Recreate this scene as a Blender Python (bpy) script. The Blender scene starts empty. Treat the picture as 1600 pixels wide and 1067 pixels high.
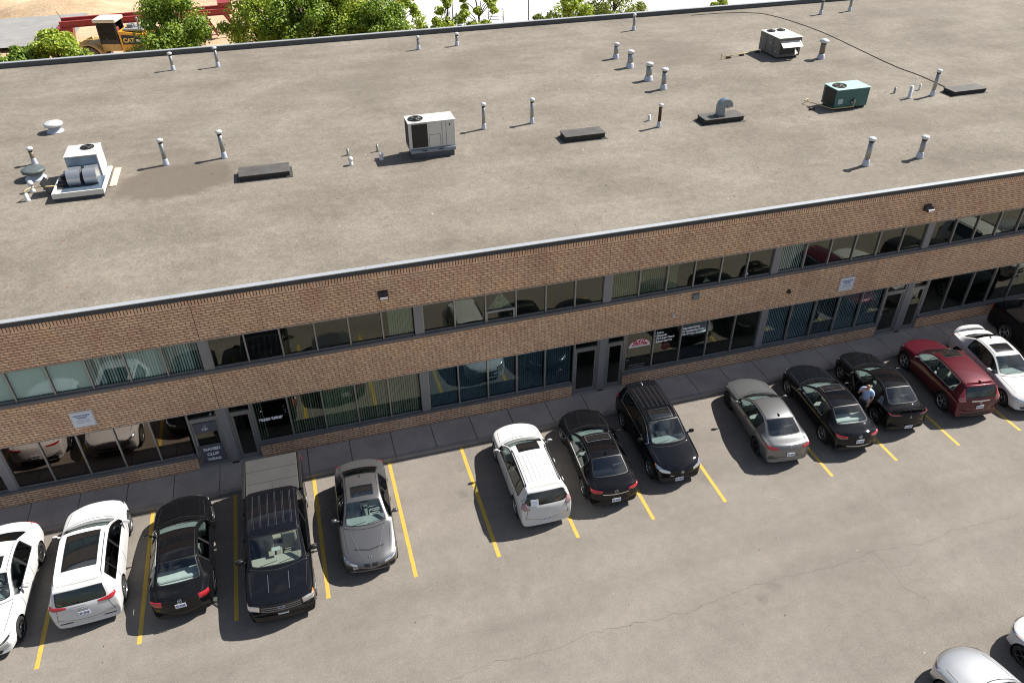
import bpy, bmesh, math, random
from mathutils import Vector, Matrix
from mathutils.bvhtree import BVHTree
import numpy as np
R = math.radians
scene = bpy.context.scene
COL = scene.collection
random.seed(7)

# ------------------------------------------------------------ camera
cd = bpy.data.cameras.new('camera')
cam = bpy.data.objects.new('camera', cd); COL.objects.link(cam)
CX, CY, CZ, PIT, YAW, ROL, FPX = 4.1325, -22.7672, 20.4547, 0.6232, 0.2850, -0.0059, 1212.39
_d = Vector((math.sin(YAW)*math.cos(PIT), math.cos(YAW)*math.cos(PIT), -math.sin(PIT)))
_r = Vector((math.cos(YAW), -math.sin(YAW), 0)); _u = _r.cross(_d)
_R = math.cos(ROL)*_r + math.sin(ROL)*_u; _U = -math.sin(ROL)*_r + math.cos(ROL)*_u
cam.matrix_world = Matrix(((_R.x, _U.x, -_d.x, CX), (_R.y, _U.y, -_d.y, CY), (_R.z, _U.z, -_d.z, CZ), (0, 0, 0, 1)))
cd.sensor_width = 36.0; cd.sensor_fit = 'HORIZONTAL'; cd.lens = 36.0*FPX/1600.0
cd.clip_start = 0.1; cd.clip_end = 3000
scene.camera = cam

# ------------------------------------------------------------ world, sun, exposure
SUN = Vector((0.926, 0.21, 1.0)).normalized()
ELEV = math.asin(SUN.z); AZ = math.atan2(SUN.x, SUN.y)
w = bpy.data.worlds.new('World'); scene.world = w; w.use_nodes = True
nt = w.node_tree; nt.nodes.clear()
out = nt.nodes.new('ShaderNodeOutputWorld'); bg = nt.nodes.new('ShaderNodeBackground')
sky = nt.nodes.new('ShaderNodeTexSky'); sky.sky_type = 'NISHITA'; sky.sun_disc = False
sky.sun_elevation = ELEV; sky.sun_rotation = AZ; sky.air_density = 1.0; sky.dust_density = 1.0
tc = nt.nodes.new('ShaderNodeTexCoord'); mp = nt.nodes.new('ShaderNodeMapping'); mp.inputs['Scale'].default_value = (1, 1, 2.6)
nz = nt.nodes.new('ShaderNodeTexNoise'); nz.inputs['Scale'].default_value = 2.6; nz.inputs['Detail'].default_value = 7; nz.inputs['Roughness'].default_value = .6
rp = nt.nodes.new('ShaderNodeValToRGB'); rp.color_ramp.elements[0].position = .50; rp.color_ramp.elements[1].position = .66
mx = nt.nodes.new('ShaderNodeMixRGB'); mx.inputs[2].default_value = (7.5, 7.7, 8.2, 1)
nt.links.new(tc.outputs['Generated'], mp.inputs[0]); nt.links.new(mp.outputs[0], nz.inputs['Vector'])
nt.links.new(nz.outputs[0], rp.inputs[0]); nt.links.new(rp.outputs[0], mx.inputs[0])
nt.links.new(sky.outputs[0], mx.inputs[1]); nt.links.new(mx.outputs[0], bg.inputs[0])
bg.inputs[1].default_value = 0.055
nt.links.new(bg.outputs[0], out.inputs[0])
sl = bpy.data.lights.new('sun', 'SUN'); sl.energy = 5.0; sl.angle = R(0.5); sl.color = (1.0, .955, .88)
so = bpy.data.objects.new('sun', sl); COL.objects.link(so); so.location = (30, 10, 60)
so.rotation_euler = SUN.to_track_quat('Z', 'Y').to_euler()
scene.view_settings.view_transform = 'Standard'; scene.view_settings.look = 'None'
scene.view_settings.exposure = 0.74; scene.view_settings.gamma = 1.0
scene.cycles.filter_width = 1.05; scene.cycles.max_bounces = 8; scene.cycles.transparent_max_bounces = 12
scene.cycles.caustics_reflective = False; scene.cycles.caustics_refractive = False

# ------------------------------------------------------------ helpers
def tag(o, label=None, cat=None, group=None, kind=None):
    if label: o['label'] = label
    if cat: o['category'] = cat
    if group: o['group'] = group
    if kind: o['kind'] = kind
    return o
def empty(name, loc=(0, 0, 0), rz=0, label=None, cat=None, group=None):
    o = bpy.data.objects.new(name, None); COL.objects.link(o)
    o.location = loc; o.rotation_euler = (0, 0, rz); o.empty_display_size = .2
    return tag(o, label, cat, group)
def link(name, me, parent=None, loc=None, rz=None):
    o = bpy.data.objects.new(name, me); COL.objects.link(o)
    if parent: o.parent = parent
    if loc is not None: o.location = loc
    if rz is not None: o.rotation_euler = (0, 0, rz)
    return o
def textmesh(name, c, parent):
    t = bpy.data.objects.new('t', c); COL.objects.link(t); me = bpy.data.meshes.new_from_object(t.evaluated_get(bpy.context.evaluated_depsgraph_get()))
    bpy.data.objects.remove(t); me.name = name; return link(name, me, parent)
def copy_tree(o, parent=None):
    c = o.copy(); COL.objects.link(c); c.parent = parent
    for ch in list(o.children): copy_tree(ch, c)
    return c
class MB:
    """collects simple shapes and links them as ONE mesh object"""
    def __init__(s): s.v = []; s.f = []; s.m = []; s.sm = []
    def add(s, vs, fs, mi=0, smooth=False):
        b = len(s.v); s.v += [tuple(v) for v in vs]; s.f += [tuple(i+b for i in f) for f in fs]
        s.m += [mi]*len(fs); s.sm += [smooth]*len(fs); return s
    def box(s, x0, x1, y0, y1, z0, z1, mi=0, M=None, bev=0):
        if bev:
            bm = bmesh.new(); bmesh.ops.create_cube(bm, size=1)
            for v in bm.verts: v.co = Vector(((x0+x1)/2+v.co.x*(x1-x0), (y0+y1)/2+v.co.y*(y1-y0), (z0+z1)/2+v.co.z*(z1-z0)))
            bmesh.ops.bevel(bm, geom=bm.edges[:], offset=bev, segments=2, affect='EDGES', profile=.5)
            vs = [v.co.copy() for v in bm.verts]; fs = [[v.index for v in f.verts] for f in bm.faces]; bm.free()
        else:
            vs = [Vector((x, y, z)) for z in (z0, z1) for y in (y0, y1) for x in (x0, x1)]
            fs = [(0, 2, 3, 1), (4, 5, 7, 6), (0, 1, 5, 4), (2, 6, 7, 3), (0, 4, 6, 2), (1, 3, 7, 5)]
        if M: vs = [M @ v for v in vs]
        return s.add(vs, fs, mi)
    def lathe(s, prof, n=20, mi=0, M=None, smooth=True, cap=True):
        """prof: list of (r, z) ; axis z"""
        vs = []; fs = []
        for r, z in prof:
            for i in range(n):
                a = 2*math.pi*i/n; vs.append(Vector((r*math.cos(a), r*math.sin(a), z)))
        for j in range(len(prof)-1):
            for i in range(n):
                k = (i+1) % n; fs.append((j*n+i, j*n+k, (j+1)*n+k, (j+1)*n+i))
        if cap:
            if prof[0][0] > 1e-4: fs.append(tuple(range(n))[::-1])
            if prof[-1][0] > 1e-4: fs.append(tuple((len(prof)-1)*n+i for i in range(n)))
        if M: vs = [M @ v for v in vs]
        return s.add(vs, fs, mi, smooth)
    def tube(s, pts, r, n=8, mi=0, smooth=True):
        pts = [Vector(p) for p in pts]; rs = r if isinstance(r, (list, tuple)) else [r]*len(pts)
        vs = []; fs = []; up = Vector((0, 0, 1))
        for i, p in enumerate(pts):
            t = (pts[min(i+1, len(pts)-1)]-pts[max(i-1, 0)]).normalized()
            a = t.cross(up)
            if a.length < .05: a = t.cross(Vector((1, 0, 0)))
            a.normalize(); b = a.cross(t)
            for k in range(n):
                an = 2*math.pi*k/n; vs.append(p+(a*math.cos(an)+b*math.sin(an))*rs[i])
        for i in range(len(pts)-1):
            for k in range(n):
                q = (k+1) % n; fs.append((i*n+k, i*n+q, (i+1)*n+q, (i+1)*n+k))
        fs.append(tuple(range(n))[::-1]); fs.append(tuple((len(pts)-1)*n+k for k in range(n)))
        return s.add(vs, fs, mi, smooth)
    def bar(s, a, b, w, h=None, mi=0):
        a = Vector(a); b = Vector(b); h = h or w; t = (b-a).normalized(); up = Vector((0, 0, 1))
        x = t.cross(up)
        if x.length < .05: x = Vector((1, 0, 0))
        x.normalize(); z = x.cross(t)
        vs = [p+x*sx*w/2+z*sz*h/2 for p in (a, b) for sz in (-1, 1) for sx in (-1, 1)]
        return s.add(vs, [(0, 1, 3, 2), (4, 6, 7, 5), (0, 4, 5, 1), (2, 3, 7, 6), (0, 2, 6, 4), (1, 5, 7, 3)], mi)
    def mesh(s, name, mats):
        me = bpy.data.meshes.new(name); me.from_pydata(s.v, [], s.f)
        for m in (mats if isinstance(mats, (list, tuple)) else [mats]): me.materials.append(m)
        me.polygons.foreach_set('material_index', s.m); me.polygons.foreach_set('use_smooth', s.sm)
        bm = bmesh.new(); bm.from_mesh(me); bmesh.ops.recalc_face_normals(bm, faces=bm.faces[:]); bm.to_mesh(me); bm.free()
        me.update(); return me
    def build(s, name, mats, parent=None, loc=None, rz=None): return link(name, s.mesh(name, mats), parent, loc, rz)

# ------------------------------------------------------------ materials
MATS = {}
def mat(name, col, rough=.5, metal=0, coat=0, coatr=.03, spec=.5, nscale=0, namt=0, bump=0, bscale=60, trans=0, emit=None, wear=None):
    if name in MATS: return MATS[name]
    m = bpy.data.materials.new(name); m.use_nodes = True; t = m.node_tree; b = t.nodes['Principled BSDF']
    b.inputs['Base Color'].default_value = (*col, 1); b.inputs['Roughness'].default_value = rough; b.inputs['Metallic'].default_value = metal
    b.inputs['Coat Weight'].default_value = coat; b.inputs['Coat Roughness'].default_value = coatr; b.inputs['Specular IOR Level'].default_value = spec
    tcn = t.nodes.new('ShaderNodeTexCoord')
    if nscale:
        n = t.nodes.new('ShaderNodeTexNoise'); n.inputs['Scale'].default_value = nscale; n.inputs['Detail'].default_value = 6; n.inputs['Roughness'].default_value = .65
        r = t.nodes.new('ShaderNodeValToRGB'); r.color_ramp.elements[0].position = .3; r.color_ramp.elements[1].position = .7
        lo = wear or tuple(c*(1-namt) for c in col); hi = tuple(min(1, c*(1+namt)) for c in col)
        r.color_ramp.elements[0].color = (*lo, 1); r.color_ramp.elements[1].color = (*hi, 1)
        t.links.new(tcn.outputs['Object'], n.inputs['Vector']); t.links.new(n.outputs[0], r.inputs[0]); t.links.new(r.outputs[0], b.inputs['Base Color'])
    if bump:
        n2 = t.nodes.new('ShaderNodeTexNoise'); n2.inputs['Scale'].default_value = bscale; n2.inputs['Detail'].default_value = 4
        bp = t.nodes.new('ShaderNodeBump'); bp.inputs['Strength'].default_value = bump; bp.inputs['Distance'].default_value = .02
        t.links.new(tcn.outputs['Object'], n2.inputs['Vector']); t.links.new(n2.outputs[0], bp.inputs['Height']); t.links.new(bp.outputs[0], b.inputs['Normal'])
    if emit: b.inputs['Emission Color'].default_value = (*emit, 1); b.inputs['Emission Strength'].default_value = 1
    MATS[name] = m; return m
def glass(name, tint, refl=.12, rough=.0, warp=0, gc=(.93, .97, .98), blend=.35):
    """thin sheet of glass: tinted see-through plus a mirror part that grows at grazing angles"""
    if name in MATS: return MATS[name]
    m = bpy.data.materials.new(name); m.use_nodes = True; t = m.node_tree; t.nodes.clear()
    o = t.nodes.new('ShaderNodeOutputMaterial'); tr = t.nodes.new('ShaderNodeBsdfTransparent'); tr.inputs[0].default_value = (*tint, 1)
    g = t.nodes.new('ShaderNodeBsdfGlossy'); g.inputs['Roughness'].default_value = rough; g.inputs[0].default_value = (*gc, 1)
    lw = t.nodes.new('ShaderNodeLayerWeight'); lw.inputs[0].default_value = .5; pw = t.nodes.new('ShaderNodeMath'); pw.operation = 'POWER'; pw.inputs[1].default_value = 4.5; t.links.new(lw.outputs['Facing'], pw.inputs[0])
    mr = t.nodes.new('ShaderNodeMapRange'); mr.inputs['To Min'].default_value = refl; mr.inputs['To Max'].default_value = 1
    mx = t.nodes.new('ShaderNodeMixShader')
    t.links.new(pw.outputs[0], mr.inputs['Value']); t.links.new(mr.outputs[0], mx.inputs[0])
    t.links.new(tr.outputs[0], mx.inputs[1]); t.links.new(g.outputs[0], mx.inputs[2]); t.links.new(mx.outputs[0], o.inputs[0])
    if warp:
        c = t.nodes.new('ShaderNodeTexCoord'); n = t.nodes.new('ShaderNodeTexNoise'); n.inputs['Scale'].default_value = .9
        b = t.nodes.new('ShaderNodeBump'); b.inputs['Strength'].default_value = warp; b.inputs['Distance'].default_value = .05
        t.links.new(c.outputs['Object'], n.inputs['Vector']); t.links.new(n.outputs[0], b.inputs['Height']); t.links.new(b.outputs[0], g.inputs['Normal'])
    MATS[name] = m; return m
class NG:
    """tiny node graph writer for the larger ground and wall materials"""
    def __init__(s, name, rough=.9):
        s.m = bpy.data.materials.new(name); s.m.use_nodes = True; s.t = s.m.node_tree; s.b = s.t.nodes['Principled BSDF']
        s.b.inputs['Roughness'].default_value = rough; s.b.inputs['Specular IOR Level'].default_value = .25
        s.tc = s.t.nodes.new('ShaderNodeTexCoord'); MATS[name] = s.m
    def n(s, typ, **kw):
        x = s.t.nodes.new(typ)
        for k, v in kw.items():
            if k in x.inputs: x.inputs[k].default_value = v
            else: setattr(x, k, v)
        return x
    def l(s, a, b): s.t.links.new(a, b)
    def noise(s, scale, detail=5, rough=.6, vec=None, stretch=None):
        x = s.n('ShaderNodeTexNoise', Scale=scale, Detail=detail, Roughness=rough)
        v = vec or s.tc.outputs['Object']
        if stretch:
            mpn = s.n('ShaderNodeMapping'); mpn.inputs['Scale'].default_value = stretch; s.l(v, mpn.inputs[0]); v = mpn.outputs[0]
        s.l(v, x.inputs['Vector']); return x.outputs[0]
    def ramp(s, fac, stops):
        x = s.n('ShaderNodeValToRGB'); e = x.color_ramp.elements
        while len(e) < len(stops): e.new(.5)
        for q, (p, c) in zip(e, stops): q.position = p; q.color = (*c, 1) if not isinstance(c, (int, float)) else (c, c, c, 1)
        s.l(fac, x.inputs[0]); return x.outputs[0]
    def mix(s, fac, a, b, mode='MIX'):
        x = s.n('ShaderNodeMixRGB', blend_type=mode)
        for i, v in ((0, fac), (1, a), (2, b)):
            if hasattr(v, 'links'): s.l(v, x.inputs[i])
            else: x.inputs[i].default_value = v if i == 0 else (*v, 1)
        return x.outputs[0]
    def math(s, op, a, b=0, c=None):
        x = s.n('ShaderNodeMath', operation=op)
        for i, v in enumerate((a, b, c)):
            if v is None: continue
            if hasattr(v, 'links'): s.l(v, x.inputs[i])
            else: x.inputs[i].default_value = v
        return x.outputs[0]
    def blob(s, x, y, rx, ry, soft=.3, wob=.25, nscale=.8):
        """1 inside a ragged ellipse in object coordinates, 0 outside"""
        sp = s.n('ShaderNodeSeparateXYZ'); s.l(s.tc.outputs['Object'], sp.inputs[0])
        dx = s.math('DIVIDE', s.math('SUBTRACT', sp.outputs[0], x), rx); dy = s.math('DIVIDE', s.math('SUBTRACT', sp.outputs[1], y), ry)
        d = s.math('SQRT', s.math('ADD', s.math('MULTIPLY', dx, dx), s.math('MULTIPLY', dy, dy)))
        d = s.math('ADD', d, s.math('MULTIPLY', s.math('SUBTRACT', s.noise(nscale, 4), .5), wob*4))
        mr = s.n('ShaderNodeMapRange'); mr.inputs['From Min'].default_value = 1+soft/2; mr.inputs['From Max'].default_value = 1-soft/2
        s.l(d, mr.inputs['Value']); return mr.outputs[0]
    def bump(s, h, strength=.3, dist=.02):
        x = s.n('ShaderNodeBump'); x.inputs['Strength'].default_value = strength; x.inputs['Distance'].default_value = dist
        s.l(h, x.inputs['Height']); s.l(x.outputs[0], s.b.inputs['Normal'])
    def done(s, col): s.l(col, s.b.inputs['Base Color']); return s.m

def m_asphalt():
    g = NG('asphalt', .93)
    base = g.ramp(g.noise(.22, 6, .55), [(.3, (.188, .167, .145)), (.5, (.212, .19, .166)), (.7, (.238, .214, .188))])
    fine = g.ramp(g.noise(26, 4, .85), [(.28, .66), (.5, 1.0), (.72, 1.32)])
    c = g.mix(1, base, fine, 'MULTIPLY')
    mid = g.ramp(g.noise(2.2, 6, .7), [(.3, .9), (.7, 1.09)])
    c = g.mix(1, c, mid, 'MULTIPLY')
    m3 = g.ramp(g.noise(9, 4, .85), [(.3, .91), (.7, 1.09)])
    c = g.mix(1, c, m3, 'MULTIPLY')
    tr = g.ramp(g.noise(.55, 3, .5, stretch=(.25, 1.6, 1)), [(.35, .93), (.65, 1.06)])
    c = g.mix(1, c, tr, 'MULTIPLY')
    # hairline cracks
    wob = g.n('ShaderNodeTexNoise', Scale=1.3, Detail=5); g.l(g.tc.outputs['Object'], wob.inputs['Vector'])
    vv = g.mix(.16, g.tc.outputs['Object'], wob.outputs['Color'])
    vo = g.n('ShaderNodeTexVoronoi', feature='DISTANCE_TO_EDGE', Scale=.17); g.l(vv, vo.inputs['Vector'])
    line = g.ramp(vo.outputs[0], [(.0, 1.0), (.0025, .6), (.004, 0.0)])
    msk = g.ramp(g.noise(.14, 2, .5), [(.52, 0.0), (.60, 1.0)])
    f = g.math('MULTIPLY', line, msk); f = g.math('MULTIPLY', f, .16)
    c = g.mix(f, c, (.07, .06, .052))
    # oil drips in the bays
    oil = g.ramp(g.noise(1.1, 3, .6), [(.70, 0.0), (.80, .2)])
    c = g.mix(oil, c, (.10, .088, .075))
    sp = g.n('ShaderNodeTexVoronoi', feature='F1', Scale=.55); g.l(g.tc.outputs['Object'], sp.inputs['Vector'])
    d = g.math('ADD', sp.outputs[0], g.math('MULTIPLY', g.math('SUBTRACT', g.noise(5, 3, .7), .5), .25))
    spot = g.ramp(d, [(.05, .26), (.10, .16), (.16, 0.0)])
    spot = g.math('MULTIPLY', spot, g.ramp(g.noise(.35, 2, .5), [(.45, 0.0), (.55, 1.0)]))
    c = g.mix(spot, c, (.085, .075, .065))
    scuff = g.ramp(g.noise(1.6, 5, .7, stretch=(.18, 2.2, 1)), [(.58, 0.0), (.74, .22)])
    c = g.mix(scuff, c, (.15, .135, .118))
    pale = g.ramp(g.noise(.9, 6, .75, stretch=(1.5, .4, 1)), [(.58, 0.0), (.75, .22)])
    c = g.mix(pale, c, (.29, .265, .235))
    g.bump(g.noise(90, 3, .7), .35, .01)
    return g.done(c)
def m_roof():
    g = NG('roof_gravel', .95)
    base = g.ramp(g.noise(.30, 6, .6), [(.28, (.176, .154, .126)), (.5, (.216, .190, .157)), (.72, (.252, .225, .188))])
    streak = g.ramp(g.noise(.5, 5, .6, stretch=(.35, 1.1, 1)), [(.35, .88), (.65, 1.09)])
    c = g.mix(1, base, streak, 'MULTIPLY')
    fine = g.ramp(g.noise(16, 4, .85), [(.25, .60), (.5, 1.0), (.75, 1.38)])
    c = g.mix(1, c, fine, 'MULTIPLY')
    mid = g.ramp(g.noise(2.6, 5, .75), [(.3, .86), (.7, 1.12)])
    c = g.mix(1, c, mid, 'MULTIPLY')
    m3 = g.ramp(g.noise(7.5, 4, .85), [(.3, .87), (.5, 1.0), (.7, 1.13)])
    c = g.mix(1, c, m3, 'MULTIPLY')
    for (x, y, rx, ry, a) in ((-.7, 9.4, 2.4, 1.8, .78), (-1.3, 11.6, 2.0, 1.4, .4), (13.0, 21.5, 5, 3.4, .2), (25.5, 20.5, 4.5, 2.6, .3), (34.0, 6.5, 4.0, 1.6, .18)):
        b = g.blob(x, y, rx, ry, .25, .28)
        c = g.mix(g.math('MULTIPLY', b, a), c, (.135, .112, .09))
    spots = g.ramp(g.noise(1.9, 3, .6), [(.66, 0.0), (.76, .32)])
    c = g.mix(spots, c, (.11, .095, .078))
    g.bump(g.noise(34, 4, .8), .6, .02)
    return g.done(c)
def m_brick(name='brick', soldier=False):
    g = NG(name, .9)
    sp = g.n('ShaderNodeSeparateXYZ'); g.l(g.tc.outputs['Object'], sp.inputs[0])
    cb = g.n('ShaderNodeCombineXYZ'); XS = 1 if soldier else 1.4
    yy = g.math('MULTIPLY', g.math('ADD', sp.outputs[0], sp.outputs[1]), XS)
    g.l(yy, cb.inputs[0]); g.l(sp.outputs[2], cb.inputs[1])
    bt = g.n('ShaderNodeTexBrick'); g.l(cb.outputs[0], bt.inputs['Vector'])
    bt.inputs['Scale'].default_value = 1
    if soldier:
        bt.offset = 0; bt.inputs['Brick Width'].default_value = .1; bt.inputs['Row Height'].default_value = .5; bt.inputs['Mortar Size'].default_value = .014
    else:
        bt.offset = .5; bt.inputs['Brick Width'].default_value = .272*1.4; bt.inputs['Row Height'].default_value = .0967; bt.inputs['Mortar Size'].default_value = .0108
    bt.inputs['Mortar Smooth'].default_value = .15; bt.inputs['Bias'].default_value = 0
    bt.inputs['Color1'].default_value = (.87, .59, .39, 1); bt.inputs['Color2'].default_value = (.74, .475, .305, 1); bt.inputs['Mortar'].default_value = (.125, .066, .042, 1)
    tone = g.ramp(g.noise(.9, 5, .65), [(.3, (.90, .80, .80)), (.5, (1, 1, 1)), (.7, (1.12, 1.1, 1.0))])
    c = g.mix(1, bt.outputs['Color'], tone, 'MULTIPLY')
    per = g.ramp(g.noise(7, 2, .6), [(.3, .82), (.7, 1.15)])
    c = g.mix(1, c, per, 'MULTIPLY')
    stain = g.ramp(g.noise(.7, 4, .6, stretch=(1, 1, .35)), [(.56, 0.0), (.72, .30)])
    c = g.mix(stain, c, (.24, .13, .085))
    run = g.ramp(g.noise(2.4, 4, .6, stretch=(1.6, 1, .12)), [(.56, 0.0), (.74, .26)])
    c = g.mix(run, c, (.20, .12, .085))
    eff = g.ramp(g.noise(1.3, 4, .6, stretch=(1, 1, .6)), [(.60, 0.0), (.76, .30)])
    c = g.mix(eff, c, (.72, .62, .52))
    inv = g.math('SUBTRACT', 1, bt.outputs['Fac']); g.bump(inv, .8, .012)
    return g.done(c)
def m_concrete(name, c0, c1, grit=.12):
    g = NG(name, .85)
    base = g.ramp(g.noise(.9, 6, .65), [(.3, c0), (.7, c1)])
    fine = g.ramp(g.noise(55, 3, .8), [(.3, 1-grit), (.7, 1+grit)])
    c = g.mix(1, base, fine, 'MULTIPLY')
    st = g.ramp(g.noise(2.3, 3, .7), [(.62, 0.0), (.74, .4)])
    c = g.mix(st, c, tuple(x*.72 for x in c0))
    g.bump(g.noise(70, 3, .7), .25, .008)
    return g.done(c)
def m_sand(name, a, b, c3):
    g = NG(name, .95)
    base = g.ramp(g.noise(.16, 7, .65), [(.3, a), (.5, b), (.7, c3)])
    s2 = g.ramp(g.noise(.6, 6, .7, stretch=(.3, 1.4, 1)), [(.3, .8), (.7, 1.15)])
    c = g.mix(1, base, s2, 'MULTIPLY'); f = g.ramp(g.noise(6, 4, .8), [(.3, .82), (.7, 1.18)])
    c = g.mix(1, c, f, 'MULTIPLY'); g.bump(g.noise(2.5, 6, .7), .5, .15)
    return g.done(c)
def m_leaf(name, a, b):
    m = bpy.data.materials.new(name); m.use_nodes = True; t = m.node_tree; t.nodes.clear()
    o = t.nodes.new('ShaderNodeOutputMaterial'); d = t.nodes.new('ShaderNodeBsdfPrincipled'); d.inputs['Roughness'].default_value = .45
    tl = t.nodes.new('ShaderNodeBsdfTranslucent'); mx = t.nodes.new('ShaderNodeMixShader'); mx.inputs[0].default_value = .4
    ge = t.nodes.new('ShaderNodeNewGeometry'); r = t.nodes.new('ShaderNodeValToRGB')
    r.color_ramp.elements[0].color = (*a, 1); r.color_ramp.elements[1].color = (*b, 1)
    t.links.new(ge.outputs['Random Per Island'], r.inputs[0]); t.links.new(r.outputs[0], d.inputs['Base Color']); t.links.new(r.outputs[0], tl.inputs[0])
    t.links.new(d.outputs[0], mx.inputs[1]); t.links.new(tl.outputs[0], mx.inputs[2]); t.links.new(mx.outputs[0], o.inputs[0])
    MATS[name] = m; return m
CRACKS = [[(5.8, -10.6), (7.2, -10.4), (8.6, -10.55), (10.1, -10.35), (11.5, -10.4), (13.4, -10.5), (15.6, -10.2), (18.7, -10.3), (20.3, -10.15), (21.8, -10.4), (23, -10.2), (26, -10.3)],
 [(20.05, -10.3), (20.15, -10.9), (20.1, -11.6), (20.5, -12.2), (20.1, -12.8)], [(20.15, -10.9), (20.9, -11.0), (21.4, -10.7)]]
# ------------------------------------------------------------ cars
# station rows: t (m from the nose), zt (top centre), zb (belt), f (half-width fraction), [tag]
TAB = {
'sedan': dict(L=4.75, H=1.45, W=1.82, rw=.645, wf=.93, wr=3.72, wrad=.33, bow=(.40, .24, .12, .10, .30), rows=[
 (0.00,.50,.48,.80,''),(.03,.66,.62,.90,''),(.14,.74,.69,.955,''),(.45,.83,.77,.985,''),(.9,.90,.84,1,''),(1.25,.95,.885,1,''),
 (1.45,.985,.92,1,'W0'),(1.85,1.21,.925,1,''),(2.2,1.365,.93,1,'R0'),(2.45,1.42,.935,1,''),(2.9,1.45,.945,1,''),(3.3,1.43,.955,1,''),
 (3.48,1.395,.96,1,'B0'),(3.8,1.25,.965,1,''),(4.12,1.085,.97,.995,'B1'),(4.22,1.045,.975,.99,''),(4.45,1.035,.97,.965,''),(4.63,1.02,.95,.94,''),(4.70,.90,.88,.92,''),(4.74,.6,.58,.90,''),(4.75,.42,.40,.86,'')]),
'suv': dict(L=4.6, H=1.68, W=1.83, rw=.70, wf=.90, wr=3.62, wrad=.36, bow=(.36, .24, .12, .05, .16), rows=[
 (0.00,.58,.55,.82,''),(.03,.78,.74,.90,''),(.12,.88,.83,.955,''),(.4,.97,.91,.985,''),(.8,1.03,.96,1,''),(1.05,1.07,.99,1,''),
 (1.2,1.11,1.03,1,'W0'),(1.6,1.39,1.055,1,''),(1.95,1.585,1.07,1,'R0'),(2.2,1.645,1.08,1,''),(2.8,1.68,1.09,1,''),(3.5,1.67,1.11,1,''),(3.95,1.645,1.13,1,''),
 (4.24,1.60,1.10,.995,'B0'),(4.36,1.38,1.10,.985,''),(4.47,1.14,1.08,.98,'B1'),(4.53,1.04,1.0,.965,''),(4.57,.8,.78,.95,''),(4.6,.5,.48,.91,'')]),
'pickup': dict(L=6.1, H=1.93, W=2.0, rw=.80, wf=1.0, wr=4.75, wrad=.41, bow=(.22, .16, .10, .02, .03), rows=[
 (0.00,.62,.58,.92,''),(.03,.98,.93,.95,''),(.1,1.09,1.04,.97,''),(.5,1.14,1.08,1,''),(.95,1.18,1.11,1,''),(1.2,1.20,1.12,1,''),
 (1.32,1.23,1.13,1,'W0'),(1.68,1.52,1.14,1,''),(2.05,1.80,1.15,1,'R0'),(2.3,1.88,1.16,1,''),(2.9,1.93,1.17,1,''),(3.5,1.92,1.18,1,''),
 (3.95,1.88,1.19,1,'B0'),(4.04,1.62,1.20,1,''),(4.10,1.42,1.21,1,'B1'),(4.16,1.36,1.30,1,''),(5.0,1.36,1.31,1,''),(5.95,1.36,1.31,.99,''),(6.06,1.33,1.28,.985,''),(6.08,.9,.87,.98,''),(6.1,.6,.58,.96,'')]),
}
M_BLACK = mat('black_trim', (.012, .012, .013), .45)
M_TYRE = mat('tyre_rubber', (.018, .018, .019), .8, bump=.2, bscale=40)
M_CHROME = mat('chrome', (.75, .76, .78), .16, 1)
M_ALLOY = mat('alloy', (.55, .56, .58), .3, .9)
M_DALLOY = mat('dark_alloy', (.09, .09, .095), .35, .7)
M_RED = mat('red_lens', (.42, .012, .02), .12, coat=1)
M_CLEAR = mat('clear_lens', (.62, .65, .68), .1, .35, coat=1)
M_AMBER = mat('amber_lens', (.75, .22, .03), .15, coat=1)
M_PLATE = mat('number_plate', (.72, .75, .82), .4)
M_PLATEINK = mat('plate_ink', (.03, .06, .28), .5)
M_SEATD = mat('dark_seat', (.035, .035, .038), .8)
M_SEATG = mat('grey_seat', (.38, .38, .365), .8)
M_SEATT = mat('beige_seat', (.38, .33, .26), .8)
M_DASH = mat('dashboard', (.17, .185, .182), .7)
M_SEAM = mat('panel_gap', (.01, .01, .011), .8)
M_WELL = mat('wheel_well', (.006, .006, .006), .9)
G_FRONT = glass('windshield_glass', (.84, .96, .94), .09)
G_SIDE = glass('side_glass', (.55, .62, .60), .09)
G_DARK = glass('privacy_glass', (.10, .11, .115), .09)
G_ROOF = mat('sunroof_glass', (.008, .01, .012), .05, spec=.7, coat=1)

def interp(tb, x):
    for (x0, y0), (x1, y1) in zip(tb, tb[1:]):
        if x <= x1: return y0+(y1-y0)*max(0, (x-x0))/(x1-x0)
    return tb[-1][1]

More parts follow.
